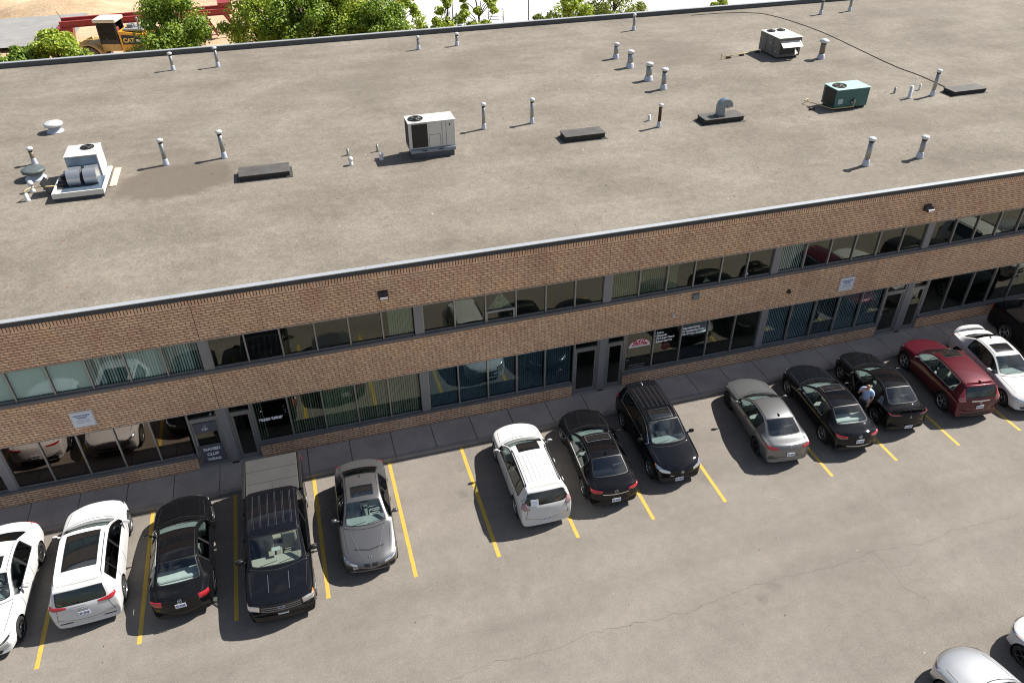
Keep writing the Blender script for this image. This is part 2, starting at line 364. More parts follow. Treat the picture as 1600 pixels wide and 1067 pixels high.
def make_wheel(style, rad, width=.21):
    """wheel on its side: axis along +x, outer face at +x; returns (tyre mesh, rim mesh)"""
    A = Matrix.Rotation(R(90), 4, 'Y')
    t = MB(); w2 = width/2
    t.lathe([(rad*.66, w2*.9), (rad*.72, w2), (rad*.93, w2*.98), (rad*.985, w2*.8), (rad, w2*.45), (rad, -w2*.45), (rad*.985, -w2*.8), (rad*.93, -w2), (rad*.66, -w2*.9)], 32, 0, A, cap=False)
    r = MB(); rr = rad*.68
    r.lathe([(rr, w2*.88), (rr*.97, w2*.92), (rr*.93, w2*.7), (rr*.90, -w2*.6), (.001, -w2*.6)], 32, 1, A, cap=False)
    r.lathe([(rr*1.0, w2*.86), (rr*1.0, w2*.95), (rr*.94, w2*.96), (rr*.93, w2*.7)], 32, 0, A, cap=False)
    ns = {'five': 5, 'ten': 10, 'seven': 7, 'cover': 7}[style if style != 'dark' else 'five']
    for k in range(ns):
        a = 2*math.pi*k/ns; c, s = math.cos(a), math.sin(a)
        sw0, sw1 = (.30, .42) if ns == 5 else ((.26, .32) if ns == 7 else (.14, .17))
        p = []
        for q, hw, xx in ((.10, sw0/2*.55, w2*.72), (.97, sw1/2*.62, w2*.86)):
            for sg in (-1, 1):
                for dx in (0, -.03):
                    y = rr*(q*c - sg*hw*s); z = rr*(q*s+sg*hw*c); p.append(Vector((xx+dx, y, z)))
        r.add(p, [(0, 2, 6, 4), (0, 4, 5, 1), (2, 3, 7, 6), (1, 5, 7, 3), (4, 6, 7, 5)], 0)
    r.lathe([(rr*.22, w2*.6), (rr*.22, w2*.78), (rr*.12, w2*.86), (.001, w2*.87)], 16, 0, A, cap=False)
    return t, r

def make_car(name, spec):
    T = TAB[spec['kind']]; L = spec.get('L', T['L']); W = spec.get('W', T['W']); H = spec.get('H', T['H'])
    fl = L/T['L']; fh = H/T['H']; hw = W/2; rwf = spec.get('rw', T['rw']); paint = spec['paint']
    rows = [list(r) for r in T['rows']]
    dz = spec.get('trunk', 0)
    tags = {r[4]: i for i, r in enumerate(rows) if r[4]}
    tW, tR, tB0, tB1 = (rows[tags[k]][0] for k in ('W0', 'R0', 'B0', 'B1'))
    bw = T['bow']; Lr = T['L']
    bowtab = [(0, bw[0]), (.5, bw[0]*.85), (tW, bw[1]), (tR, bw[2]), ((tR+tB0)/2, 0), (tB0, -bw[3]), (tB1, -bw[3]*1.6), (Lr, -bw[4])]
    NV = 10; zbW = rows[tags['W0']][2]; Ht = T['H']
    cage = []
    for (t, zt, zb, f, tg) in rows:
        w_ = hw*f
        g = max(0, min(1, (zt-zbW)/(Ht-zbW)))
        if t < tW: g = 0
        y3 = w_*(.875+(rwf-.875)*g**.9); yb = w_*.945
        if g == 0: y3 = w_*.86; 
        cr = .03+.02*g
        pil = .075 if g > 0 else .16*w_/hw
        z3 = zt-cr-.02 if (g > .12) else zb+(zt-zb)*.55
        z3 = max(z3, zb+.008)
        pts = [(0, zt), (y3*.52, zt-cr*.22), (y3-pil, zt-cr*.8), (y3, z3), (yb, zb), (w_*.985, zb-.07), (w_, zb-.27), (w_*.985, .44), (w_*.955, .27), (w_*.85, .19)]
        q = []
        for i, (x, z) in enumerate(pts):
            if i >= 5: z = min(z, zb-.03*(i-4))
            z = z*fh
            bo = interp(bowtab, t)*(min(1.05, x/hw)**2.2)
            q.append((x, L/2-(t+bo)*fl, z))
        cage.append(q)
    bm = bmesh.new(); VR = []; VL = []
    for q in cage:
        rr = [bm.verts.new(p) for p in q]
        ll = [rr[0]]+[bm.verts.new((-p[0], p[1], p[2])) for p in q[1:]]
        VR.append(rr); VL.append(ll)
    cr = bm.edges.layers.float.new('crease_edge')
    iW, iR, iB0, iB1 = tags['W0'], tags['R0'], tags['B0'], tags['B1']
    sg0 = iW; sg1 = spec.get('sg1', {'sedan': iB0, 'suv': iB0-1, 'pickup': iB0-0}[spec['kind']])
    for i in range(len(cage)-1):
        for j in range(NV-1):
            mi = 0
            if j < 2 and iW <= i < iR: mi = 1
            elif j < 2 and iB0 <= i < iB1: mi = 2
            elif j == 3 and sg0 <= i < sg1: mi = 3
            for V, fl_ in ((VR, 0), (VL, 1)):
                f = [V[i][j], V[i][j+1], V[i+1][j+1], V[i+1][j]]
                if fl_: f = f[::-1]
                fa = bm.faces.new(f); fa.material_index = mi; fa.smooth = True
    for i in (0, len(cage)-1):
        for j in range(NV-1):
            f = [VR[i][j], VR[i][j+1], VL[i][j+1], VL[i][j]] if j else [VR[i][0], VR[i][1], VL[i][1]]
            if i == 0: f = f[::-1]
            fa = bm.faces.new(f); fa.smooth = True
    for i in range(len(cage)-1):
        fa = bm.faces.new([VR[i][-1], VL[i][-1], VL[i+1][-1], VR[i+1][-1]]); fa.smooth = True; fa.material_index = 4
    bm.edges.ensure_lookup_table()
    def crs(a, b, v):
        e = bm.edges.get((a, b))
        if e: e[cr] = v
    for V in (VR, VL):
        for i in range(len(cage)-1):
            if iW <= i < iB1: crs(V[i][3], V[i+1][3], .45); crs(V[i][2], V[i+1][2], .35)
            if sg0 <= i < sg1: crs(V[i][4], V[i+1][4], .7)
            crs(V[i][4], V[i+1][4], .45) if not (sg0 <= i < sg1) else None
            crs(V[i][7], V[i+1][7], .25)
        for i, v in ((iW, .8), (iR, .6), (iB0, .6), (iB1, .8)):
            for j in range(2): crs(V[i][j], V[i][j+1], v)
        crs(V[sg1][3], V[sg1][4], .8)
    bmesh.ops.recalc_face_normals(bm, faces=bm.faces[:])
    me = bpy.data.meshes.new('cage'); bm.to_mesh(me); bm.free()
    ob = bpy.data.objects.new('cage', me); COL.objects.link(ob)
    md = ob.modifiers.new('s', 'SUBSURF'); md.levels = 3; md.render_levels = 3
    ev = ob.evaluated_get(bpy.context.evaluated_depsgraph_get()); sm = bpy.data.meshes.new_from_object(ev)
    bpy.data.objects.remove(ob)
    nv = len(sm.vertices); co = np.empty(nv*3); sm.vertices.foreach_get('co', co); co = co.reshape(-1, 3)
    nrm = np.empty(nv*3); sm.vertices.foreach_get('normal', nrm); nrm = nrm.reshape(-1, 3)
    FV = [tuple(p.vertices) for p in sm.polygons]; FM = [p.material_index for p in sm.polygons]
    bvh = BVHTree.FromPolygons([Vector(c) for c in co], FV)
    # wheel arches
    wy = [L/2-T['wf']*fl, L/2-T['wr']*fl]; wr = T['wrad']*spec.get('wscale', 1); ar = wr+.055
    keep = [True]*len(FV); co2 = co.copy()
    for fi, f in enumerate(FV):
        c = co[list(f)].mean(0)
        if abs(c[0]) > hw*.70 and c[2] < .95*fh:
            for y0 in wy:
                if math.hypot(c[1]-y0, c[2]-wr) < ar: keep[fi] = False
    from collections import Counter
    ec = Counter(); ek = Counter()
    for fi, f in enumerate(FV):
        for a, b in zip(f, f[1:]+f[:1]):
            e = (min(a, b), max(a, b)); ec[e] += 1
            if keep[fi]: ek[e] += 1
    bv = set()
    for e, n_ in ek.items():
        if n_ == 1 and ec[e] == 2: bv.update(e)
    for v in bv:
        if abs(co[v][0]) < hw*.5: continue
        for y0 in wy:
            d = math.hypot(co[v][1]-y0, co[v][2]-wr)
            if d < ar+.2 and abs(co[v][0]) > hw*.72:
                s_ = ar/max(d, .01); co2[v][1] = y0+(co[v][1]-y0)*s_; co2[v][2] = max(.12, wr+(co[v][2]-wr)*s_)
    root = empty(name, label=spec['label'], cat=spec.get('cat', 'car'), group=spec.get('group'))
    root['_hw'] = hw
    del root['_hw']
    def sub(mi, pname, m, cond=None, smooth=True):
        fs = [f for f, q, k in zip(FV, FM, keep) if k and (q in mi) and (cond is None or cond(co[list(f)].mean(0)))]
        if not fs: return None
        ids = sorted({v for f in fs for v in f}); rm = {v: i for i, v in enumerate(ids)}
        me2 = bpy.data.meshes.new(pname); me2.from_pydata([tuple(co2[v]) for v in ids], [], [tuple(rm[v] for v in f) for f in fs])
        me2.polygons.foreach_set('use_smooth', [smooth]*len(fs)); me2.materials.append(m); me2.update()
        o = link(pname, me2, root)
        # boundary loop for the trim
        ecn = {}
        for f in fs:
            for a, b in zip(f, f[1:]+f[:1]):
                if (b, a) in ecn: del ecn[(b, a)]
                else: ecn[(a, b)] = 1
        nx = {a: b for a, b in ecn}
        loop = []
        if nx:
            s0 = next(iter(nx)); loop = [s0]; c_ = nx[s0]
            while c_ != s0 and len(loop) < 5000 and c_ in nx: loop.append(c_); c_ = nx[c_]
        o['_n'] = 1; del o['_n']
        return o, [(Vector(co[v]), Vector(nrm[v])) for v in loop]
    def ribbon(pn, width, off, closed=False, mb=None, mi=0):
        mb = mb or MB(); vs = []; n = len(pn)
        for i, (p, nn) in enumerate(pn):
            a = pn[(i+1) % n][0] if (closed or i < n-1) else p
            b = pn[i-1][0] if (closed or i > 0) else p
            t = (a-b)
            if t.length < 1e-6: t = Vector((0, 1, 0))
            s = nn.cross(t.normalized()).normalized()
            vs += [p+s*width/2+nn*off, p-s*width/2+nn*off]
        fs = [(2*i, 2*i+1, 2*((i+1) % n)+1, 2*((i+1) % n)) for i in range(n if closed else n-1)]
        return mb.add(vs, fs, mi, True)
    def snap(p, off=.004):
        l, nn, ix, d = bvh.find_nearest(Vector(p))
        return l, nn
    def snapside(y, z, s):
        l, nn, ix, d = bvh.ray_cast(Vector((s*2.5, y, z)), Vector((-s, 0, 0)))
        if l is None: return snap((s*hw, y, z))
        return l, nn
    def snaptop(x, y):
        l, nn, ix, d = bvh.ray_cast(Vector((x, y, 4)), Vector((0, 0, -1)))
        return (l, nn) if l is not None else snap((x, y, 1))
    def snapend(x, z, s):
        l, nn, ix, d = bvh.ray_cast(Vector((x, s*6, z)), Vector((0, -s, 0)))
        return (l, nn) if l is not None else snap((x, s*L/2, z))
    def patch(up, lo, m, pname=None, nu=6, nv=4, off=.006, fn=None, mb=None, mi=0, parent=None, lift=.0):
        """curved panel between two polylines, laid on the body"""
        fn = fn or (lambda *p: snap(p))
        def ev(pl, u):
            k = u*(len(pl)-1); i = min(int(k), len(pl)-2); f = k-i
            return [a+(b-a)*f for a, b in zip(pl[i], pl[i+1])]
        k = mb is None; mb = mb or MB(); N = nu*(len(up)-1); vs = []
        for i in range(N+1):
            a = ev(up, i/N); b = ev(lo, i/N)
            for j in range(nv+1):
                p, nn = fn(*[q+(r-q)*j/nv for q, r in zip(a, b)])
                edge = (i in (0, N) or j in (0, nv))
                vs.append(p+nn*(off if not edge else off*.4)+nn*(0 if edge else lift))
        fs = [(i*(nv+1)+j, i*(nv+1)+j+1, (i+1)*(nv+1)+j+1, (i+1)*(nv+1)+j) for i in range(N) for j in range(nv)]
        mb.add(vs, fs, mi, True)
        return mb.build(pname, m, parent or root) if k else mb
    # --- body and glass
    sub({0}, 'body', paint)
    sub({4}, 'underbody', M_BLACK)
    trimw = spec.get('trim', M_BLACK)
    o, lp = sub({1}, 'windshield', G_FRONT); rib = ribbon(lp, .03, .003, True).build('window_seal', M_BLACK, o)
    rg = spec.get('rear_glass', G_FRONT)
    o, lp = sub({2}, 'rear_window', rg); ribbon(lp, .03, .003, True).build('window_seal', M_BLACK, o)
    for s in (-1, 1):
        o, lp = sub({3}, 'side_window', spec.get('side_glass', G_SIDE), cond=(lambda c, s=s: c[0]*s > 0))
        ribbon(lp, .028, .004, True).build('window_trim', trimw, o)
        # door pillars across the glass
        mb = MB(); bp = spec.get('bpil', {'sedan': 2.72, 'suv': 2.62, 'pickup': 2.85}[spec['kind']])
        for tt, wd in ((bp, .10), (spec.get('cpil', {'sedan': 3.42, 'suv': 3.5, 'pickup': 3.75}[spec['kind']]), .05)):
            if tt is None: continue
            y = L/2-tt*fl; z0 = interp([(r[0], r[2]) for r in rows], tt)*fh
            pn = [snapside(y-.02*(k/6), z0+.01+k/6*(H*.955-.05-z0), s) for k in range(7)]
            ribbon(pn, wd, .005, mb=mb)
        mb.build('door_pillar', M_BLACK, root)
    # --- seams
    mb = MB()
    Yf = lambda t: L/2-t*fl
    belt = lambda t: interp([(r[0], r[2]) for r in rows], t)*fh
    dA, dB, dC = spec.get('doors', {'sedan': (1.62, 2.74, 3.62), 'suv': (1.42, 2.64, 3.55), 'pickup': (1.5, 2.87, 3.98)}[spec['kind']])
    for s in (-1, 1):
        for tt, bt in ((dA, .32), (dB, .30), (dC, .62 if spec['kind'] != 'pickup' else .3)):
            if tt is None: continue
            z1 = belt(tt)-.01
            pn = [snapside(Yf(tt)+(.03 if k < 2 else 0), bt*fh+(z1-bt*fh)*k/8, s) for k in range(9)]
            ribbon(pn, .014, .003, mb=mb)
        pn = [snapside(Yf(dA+(min(dC, T['wr']-.45)-dA)*k/10), .30*fh, s) for k in range(11)]; ribbon(pn, .014, .003, mb=mb)
        # bonnet edge
        pn = [snap((s*hw*(.80+.07*k/8), Yf(.28+(tW-.32)*k/8)-.18*(1-k/8), 1.2*fh)) for k in range(9)]; ribbon(pn, .013, .003, mb=mb)
        if spec['kind'] == 'sedan':
            pn = [snap((s*hw*(.80-.02*k/6), Yf(tB1+.08+(.46)*k/6), 1.2*fh)) for k in range(7)]; ribbon(pn, .012, .003, mb=mb)
        if spec['kind'] == 'suv':
            pn = [snapend(s*hw*(.72+.1*k/6), (1.05-.5*k/6)*fh, -1) for k in range(7)]; ribbon(pn, .012, .003, mb=mb)
    pn = [snapend(hw*(-.82+1.64*k/16), (.60+.0*k)*fh+.02*math.cos((k-8)/8*1.5), 1) for k in range(17)]; ribbon(pn, .012, .004, mb=mb)
    pn = [snapend(hw*(-.85+1.7*k/16), .56*fh, -1) for k in range(17)]; ribbon(pn, .012, .004, mb=mb)
    pn = [snaptop(hw*(-.82+1.64*k/16), Yf(tW-.13+.20*(abs(k-8)/8)**2)) for k in range(17)]; ribbon(pn, .02, .004, mb=mb)
    mb.build('panel_gaps', M_SEAM, root)
    # --- lower cladding
    if spec.get('cladding'):
        for s in (-1, 1):
            ts = [T['wf']+.42+k*(T['wr']-T['wf']-.84)/8 for k in range(9)]
            patch([(Yf(t), .34*fh) for t in ts], [(Yf(t), .22*fh) for t in ts], M_BLACK, 'sill_trim', 1, 2, fn=lambda y, z, s=s: snapside(y, z, s))
    # --- wells and wheels
    A = Matrix.Rotation(R(90), 4, 'Y')
    tm, rm_ = make_wheel(spec.get('rim', 'five'), wr, .23 if spec['kind'] != 'sedan' else .21)
    rimm = [spec.get('rimmat', M_ALLOY), M_WELL]
    tme = tm.mesh('tyre', M_TYRE); rme = rm_.mesh('rim', rimm)
    for s in (-1, 1):
        for y0 in wy:
            well = MB(); well.lathe([(ar+.012, 0), (ar+.012, .30)], 28, 0, Matrix.Translation((s*(hw-.045) if s < 0 else s*(hw-.345), y0, wr)) @ A, cap=False)
            well.lathe([(ar+.012, 0), (.001, .001)], 28, 0, Matrix.Translation((s*(hw-.345), y0, wr)) @ A, cap=False)
            wh = empty('wheel', (s*(hw-.125), y0, wr)); wh.parent = root
            rotz = 0 if s > 0 else math.pi
            steer = spec.get('steer', 0) if y0 == wy[0] else 0
            wh.rotation_euler = (random.uniform(0, 6.28) if s > 0 else 0, 0, rotz+steer)
            link('tyre', tme, wh); link('rim', rme, wh)
            # arch lip
            pn = []
            for k in range(19):
                a = math.pi*(-.04+1.08*k/18); yy = y0+(ar+.015)*math.cos(a); zz = wr+(ar+.015)*math.sin(a)
                pn.append(snapside(yy, max(zz, .24), s))
            if spec.get('cladding'): ribbon(pn, .07, .006, mb=well, mi=0)
            well.build("wheel_well", M_WELL, root)
    # --- interior
    seatm = spec.get('seat', M_SEATD); zf = .30*fh
    for s in (-1, 1):
        mb = MB(); y = Yf(tR+.25); sx = s*.36
        mb.box(sx-.24, sx+.24, y-.25, y+.25, zf+.10, zf+.26, bev=.05)
        mb.box(sx-.23, sx+.23, -.07, .07, 0, .62, bev=.05, M=Matrix.Translation((0, y-.27, zf+.2)) @ Matrix.Rotation(R(14), 4, 'X'))
        mb.box(sx-.13, sx+.13, -.05, .05, .66, .82, bev=.03, M=Matrix.Translation((0, y-.27, zf+.2)) @ Matrix.Rotation(R(14), 4, 'X'))
        mb.build('seat', seatm, root)
    yb_ = Yf(tR+1.22); mb = MB(); mb.box(-.62, .62, yb_-.25, yb_+.25, zf+.1, zf+.25, bev=.05)
    mb.box(-.62, .62, -.07, .07, 0, .55, bev=.05, M=Matrix.Translation((0, yb_-.25, zf+.18)) @ Matrix.Rotation(R(18), 4, 'X'))
    mb.build('rear_bench', seatm, root)
    mb = MB(); zc = rows[iW][2]*fh
    mb.box(-hw*.80, hw*.80, Yf(tW+.55), Yf(tW-.02), zf+.25, zc-.04, bev=.05)
    mb.box(-.09, .09, Yf(tR+.5), Yf(tW+.5), zf+.1, zf+.34, bev=.03)
    mb.build('dashboard', spec.get('dash', M_DASH), root)
    mb = MB(); C_ = Matrix.Translation((-.36, Yf(tW+.68), zc-.06)) @ Matrix.Rotation(R(68), 4, 'X')
    mb.tube([C_ @ Vector((.18*math.cos(a*math.pi/8), .18*math.sin(a*math.pi/8), 0)) for a in range(17)], .014, 6)
    mb.bar(C_ @ Vector((-.17, 0, 0)), C_ @ Vector((.17, 0, 0)), .04, .02)
    mb.build('steering_wheel', M_SEATD, root)
    mb = MB(); mb.box(-hw*.86, hw*.86, Yf(tB1-.05), Yf(tW+.1), zf-.06, zf+.02); mb.build('cabin_floor', M_SEATD, root)
    if spec['kind'] == 'sedan':
        mb = MB(); mb.box(-hw*.74, hw*.74, Yf(tB1-.12), Yf(tB0-.05), rows[iB1][2]*fh-.08, rows[iB1][2]*fh-.04); mb.build('parcel_shelf', M_SEATD if seatm is not M_SEATG else M_SEATG, root)
    # --- wipers
    mb = MB()
    for x0, x1 in ((-.05, -.62), (.5, -.02)):
        pn = [snaptop(x0+(x1-x0)*k/8, Yf(tW+.04+.07*k/8+.10*(abs(x0+(x1-x0)*k/8)/hw)**2)) for k in range(9)]; ribbon(pn, .018, .012, mb=mb)
    mb.build('wiper', M_BLACK, root)
    # --- mirrors, handles
    for s in (-1, 1):
        ym = Yf(tW+.42); zm = (rows[iW][2]+.06)*fh
        mb = MB(); bmx = bmesh.new(); bmesh.ops.create_uvsphere(bmx, u_segments=12, v_segments=8, radius=1)
        k_ = 1.35 if spec['kind'] == 'pickup' else 1
        vs = []
        for v in bmx.verts:
            c = v.co; yy = c.y*.075 if c.y > 0 else c.y*.035
            vs.append(Vector((s*(hw+.10)+c.x*.105*k_, ym+yy, zm+.02+c.z*.068*k_*1.1)))
        mb.add(vs, [[v.index for v in f.verts] for f in bmx.faces], 0, True); bmx.free()
        mb.bar((s*(hw*.93), ym+.01, zm-.03), (s*(hw+.04), ym+.01, zm), .05, .035)
        mo = mb.build('mirror', spec.get('mirror', paint), root)
        g_ = MB(); g_.box(s*(hw+.10)-.085*k_, s*(hw+.10)+.085*k_, ym-.041, ym-.032, zm-.035*k_, zm+.075*k_, bev=.003); g_.build('mirror_glass', M_CHROME, mo)
        for tt in (dB-.16, (dC-.14) if not spec.get('coupe') and dC else None):
            if tt is None: continue
            z = belt(tt)-.11*fh; mb = MB(); pn = [snapside(Yf(tt)+.09-.03*k, z, s) for k in range(7)]
            mb.tube([p+nn*.018 for p, nn in pn], [.006]+[.013]*5+[.006], 6); mb.build('door_handle', spec.get('handle', paint), root)
    # --- lamps
    zH = rows[3][1]*fh
    for s in (-1, 1):
        hl = spec.get('headlight', 'swept')
        if hl == 'square':
            up = [(s*hw*.66, L/2, 1.03*fh), (s*hw*.95, L/2-.10, 1.04*fh), (s*hw, L/2-.30, 1.04*fh)]; lo = [(s*hw*.68, L/2, .76*fh), (s*hw*.95, L/2-.08, .77*fh), (s*hw, L/2-.26, .80*fh)]
        else:
            k = (zH/.83)
            up = [(s*hw*.50, L/2-.06, .70*k), (s*hw*.74, L/2-.20, .755*k), (s*hw*.95, L/2-.52, .80*k)]
            lo = [(s*hw*.52, L/2-.02, .615*k), (s*hw*.82, L/2-.12, .62*k), (s*hw*.98, L/2-.42, .70*k)]
        ho = patch(up, lo, M_CLEAR, 'headlight', 5, 4, .008, lift=.006)
        patch([(p[0]*.97, p[1], p[2]-.02) for p in up], [(p[0]*.97, p[1], p[2]+.03) for p in lo], M_SEAM if spec.get('darklamp') else M_CHROME, 'reflector', 4, 2, .02, parent=ho)
        if spec.get('amber'): patch([up[-1], (up[-1][0], up[-1][1]-.08, up[-1][2])], [lo[-1], (lo[-1][0], lo[-1][1]-.1, lo[-1][2])], M_AMBER, 'indicator', 3, 3, .01)
        tl = spec.get('taillight', 'wrap'); yb2 = -L/2
        zr = rows[-4][1]*fh
        if tl == 'wrap':
            up = [(s*hw*.52, yb2+.05, zr*.955), (s*hw*.76, yb2+.10, zr*.975), (s*hw*.98, yb2+.40, zr*.98)]; lo = [(s*hw*.56, yb2+.02, zr*.84), (s*hw*.84, yb2+.08, zr*.80), (s*hw, yb2+.30, zr*.86)]
        elif tl == 'slim':
            up = [(s*hw*.46, yb2+.02, zr*1.00), (s*hw*.80, yb2+.06, zr*1.03), (s*hw, yb2+.34, zr*1.03)]; lo = [(s*hw*.46, yb2+.02, zr*.92), (s*hw*.82, yb2+.05, zr*.88), (s*hw, yb2+.30, zr*.94)]
        elif tl == 'tall':
            th = spec.get('tlh', 1.44); up = [(s*hw*.80, yb2+.16, zr*th), (s*hw*.88, yb2+.2, zr*th), (s*hw*.93, yb2+.32, zr*(th-.04))]; lo = [(s*hw*.66, yb2+.03, zr*.86), (s*hw*.88, yb2+.08, zr*.84), (s*hw*1.0, yb2+.25, zr*.90)]
        elif tl == 'block':
            up = [(s*hw*.62, yb2+.06, zr*1.02), (s*hw*.84, yb2+.10, zr*1.03), (s*hw*.98, yb2+.30, zr*1.02)]; lo = [(s*hw*.60, yb2+.02, zr*.78), (s*hw*.86, yb2+.06, zr*.76), (s*hw*1.0, yb2+.26, zr*.82)]
        else:
            up = [(s*hw*.86, yb2+.02, zr*.98), (s*hw*.99, yb2+.12, zr*.98)]; lo = [(s*hw*.86, yb2+.0, zr*.68), (s*hw*.99, yb2+.12, zr*.68)]
        to = patch(up, lo, spec.get('tail_mat', M_RED), 'taillight', 6, 5, .010, lift=.008)
        if spec.get('tailclear'):
            f0 = lambda a, b, q: tuple(x+(y-x)*q for x, y in zip(a, b))
            patch([f0(a, b, .55) for a, b in zip(up, lo)], [f0(a, b, .95) for a, b in zip(up, lo)], mat('smoked_lens', (.30, .18, .19), .2, coat=1), 'reversing_lens', 4, 2, .022, parent=to)
    # --- grille, bumpers, plates
    gz0, gz1, gw = spec.get('grille', (.46, .66, .42)); 
    fe = lambda x, z: snapend(x, z, 1); re = lambda x, z: snapend(x, z, -1)
    go = patch([(-hw*gw, gz1*fh), (0, (gz1+.02)*fh), (hw*gw, gz1*fh)], [(-hw*gw*.86, gz0*fh), (0, gz0*fh), (hw*gw*.86, gz0*fh)], M_BLACK, 'grille', 5, 4, .008, fn=fe)
    mb = MB(); nb = spec.get('bars', 2)
    for k in range(nb):
        z = (gz0+(gz1-gz0)*(k+.7)/(nb+.4))*fh; ribbon([fe(hw*gw*.95*(-1+2*i/10), z) for i in range(11)], spec.get('barw', .018), .018, mb=mb)
    if spec.get('grille_ring', True): ribbon([fe(x, z*fh) for x, z in ((-hw*gw, gz1), (-hw*gw*.5, gz1+.01), (0, gz1+.02), (hw*gw*.5, gz1+.01), (hw*gw, gz1), (hw*gw*.92, (gz0+gz1)/2), (hw*gw*.86, gz0), (0, gz0), (-hw*gw*.86, gz0), (-hw*gw*.92, (gz0+gz1)/2))], .02, .016, True, mb=mb)
    mb.build('grille_bars', spec.get('barmat', M_CHROME), go)
    patch([(-hw*.62, .34*fh), (hw*.62, .34*fh)], [(-hw*.55, .25*fh), (hw*.55, .25*fh)], M_BLACK, 'lower_intake', 8, 2, .008, fn=fe)
    patch([(-hw*.70, .34*fh), (hw*.70, .34*fh)], [(-hw*.66, .22*fh), (hw*.66, .22*fh)], spec.get('lower_rear', M_BLACK), 'rear_valance', 8, 2, .006, fn=re)
    if spec.get('rear_chrome'):
        z = spec['rear_chrome']*fh; mb = MB(); ribbon([re(hw*.5*(-1+2*i/10), z) for i in range(11)], .03, .015, mb=mb); mb.build('chrome_strip', M_CHROME, root)
    def plate(sgn, x, z):
        p, nn = snapend(x, z, sgn); q = nn.copy(); q.z *= .5; q.normalize()
        Mx = Matrix.Translation(p+q*.02) @ q.to_track_quat('Y', 'Z').to_matrix().to_4x4()
        mb = MB(); mb.box(-.155, .155, -.006, .006, -.078, .078, bev=.004, M=Mx); po = mb.build('license_plate', M_PLATE, root)
        mb = MB()
        for k in range(7):
            if k == 4: continue
            x0 = -.12+k*.036; mb.box(x0, x0+.022, .0065, .008, -.035+.01*(k % 2), .032, M=Mx)
        mb.build('plate_characters', M_PLATEINK, po)
    plate(-1, 0, spec.get('rplate', .62)*fh)
    if spec.get('fplate') is not None: plate(1, spec.get('fpx', 0), spec['fplate']*fh)
    # --- roof furniture
    sr = spec.get('sunroof')
    if sr:
        t0, t1, wd = sr
        so_ = patch([(-hw*wd, Yf(t0)), (hw*wd, Yf(t0))], [(-hw*wd, Yf(t1)), (hw*wd, Yf(t1))], spec.get('roofglass', G_ROOF), 'sunroof', 8, 8, .006, fn=snaptop)
        loop = [snaptop(x*hw*wd, Yf(t)) for x, t in [(-1+.25*k, t0) for k in range(8)]+[(1, t0+(t1-t0)*k/6) for k in range(6)]+[(1-.25*k, t1) for k in range(8)]+[(-1, t1-(t1-t0)*k/6) for k in range(6)]]
        mb = MB(); ribbon(loop, .022, .008, True, mb=mb); mb.build('sunroof_seal', spec.get('sr_seal', M_BLACK), so_)
    if spec.get('rails'):
        for s in (-1, 1):
            pn = [snaptop(s*hw*(rwf-.045), Yf(tR+.25+(tB0-tR-.5)*k/12)) for k in range(13)]
            mb = MB(); mb.tube([p+Vector((0, 0, .0 if k in (0, 12) else .045)) for k, (p, nn) in enumerate(pn)], .018, 6); mb.build('roof_rail', spec['rails'], root)
    else:
        for s in (-1, 1):
            mb = MB(); pn = [snaptop(s*hw*(rwf-.07), Yf(tR+.1+(tB0-tR-.15)*k/12)) for k in range(13)]; ribbon(pn, .016, .004, mb=mb)
            mb.build('roof_gutter', M_BLACK, root)
    if spec.get('ribs'):
        mb = MB(); x0, n_, t0, t1 = spec['ribs']
        for k in range(n_):
            x = -x0+2*x0*k/(n_-1)
            pts = [snaptop(x, Yf(t0+(t1-t0)*q/10)) for q in range(11)]
            ribbon(pts, .030, .010, mb=mb)
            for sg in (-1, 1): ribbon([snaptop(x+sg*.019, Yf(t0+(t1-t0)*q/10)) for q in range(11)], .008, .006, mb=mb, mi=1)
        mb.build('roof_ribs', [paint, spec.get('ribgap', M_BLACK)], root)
    if spec.get('fin'):
        p, nn = snaptop(0, Yf(tB0-.16)); mb = MB()
        mb.add([p+Vector(v) for v in ((-.02, .12, -.01), (.02, .12, -.01), (.025, -.08, -.01), (-.025, -.08, -.01), (0, -.08, .07), (0, -.03, .06))], [(0, 1, 2, 3), (0, 3, 4, 5), (1, 5, 4, 2), (0, 5, 1), (3, 2, 4)], 0, False)
        mb.build('antenna', spec.get('finmat', M_BLACK), root)
    if spec.get('spoiler'):
        zt = rows[-4][1]*fh; mb = MB(); y0 = -L/2+.16
        N = 12; vs = []
        for k in range(N+1):
            x = hw*.80*(-1+2*k/N); e = abs(-1+2*k/N)**4
            p, nn = snaptop(x, y0+.12); zz = p.z+.085*(1-e)
            vs += [Vector((x, y0+.13+.05*e, zz)), Vector((x, y0+.13+.05*e, zz+.02)), Vector((x, y0-.05+.10*e, zz+.045*(1-e)+.02)), Vector((x, y0-.05+.1*e, zz+.03*(1-e)))]
        fs = []
        for k in range(N):
            for a in range(4): b = (a+1) % 4; fs.append((k*4+a, k*4+b, k*4+4+b, k*4+4+a))
        mb.add(vs, fs, 0, True)
        for s in (-1, 0, 1):
            p, nn = snaptop(s*hw*.55, y0+.05); mb.box(p.x-.02, p.x+.02, p.y-.05, p.y+.05, p.z-.01, p.z+.1)
        mb.build('spoiler', paint, root)
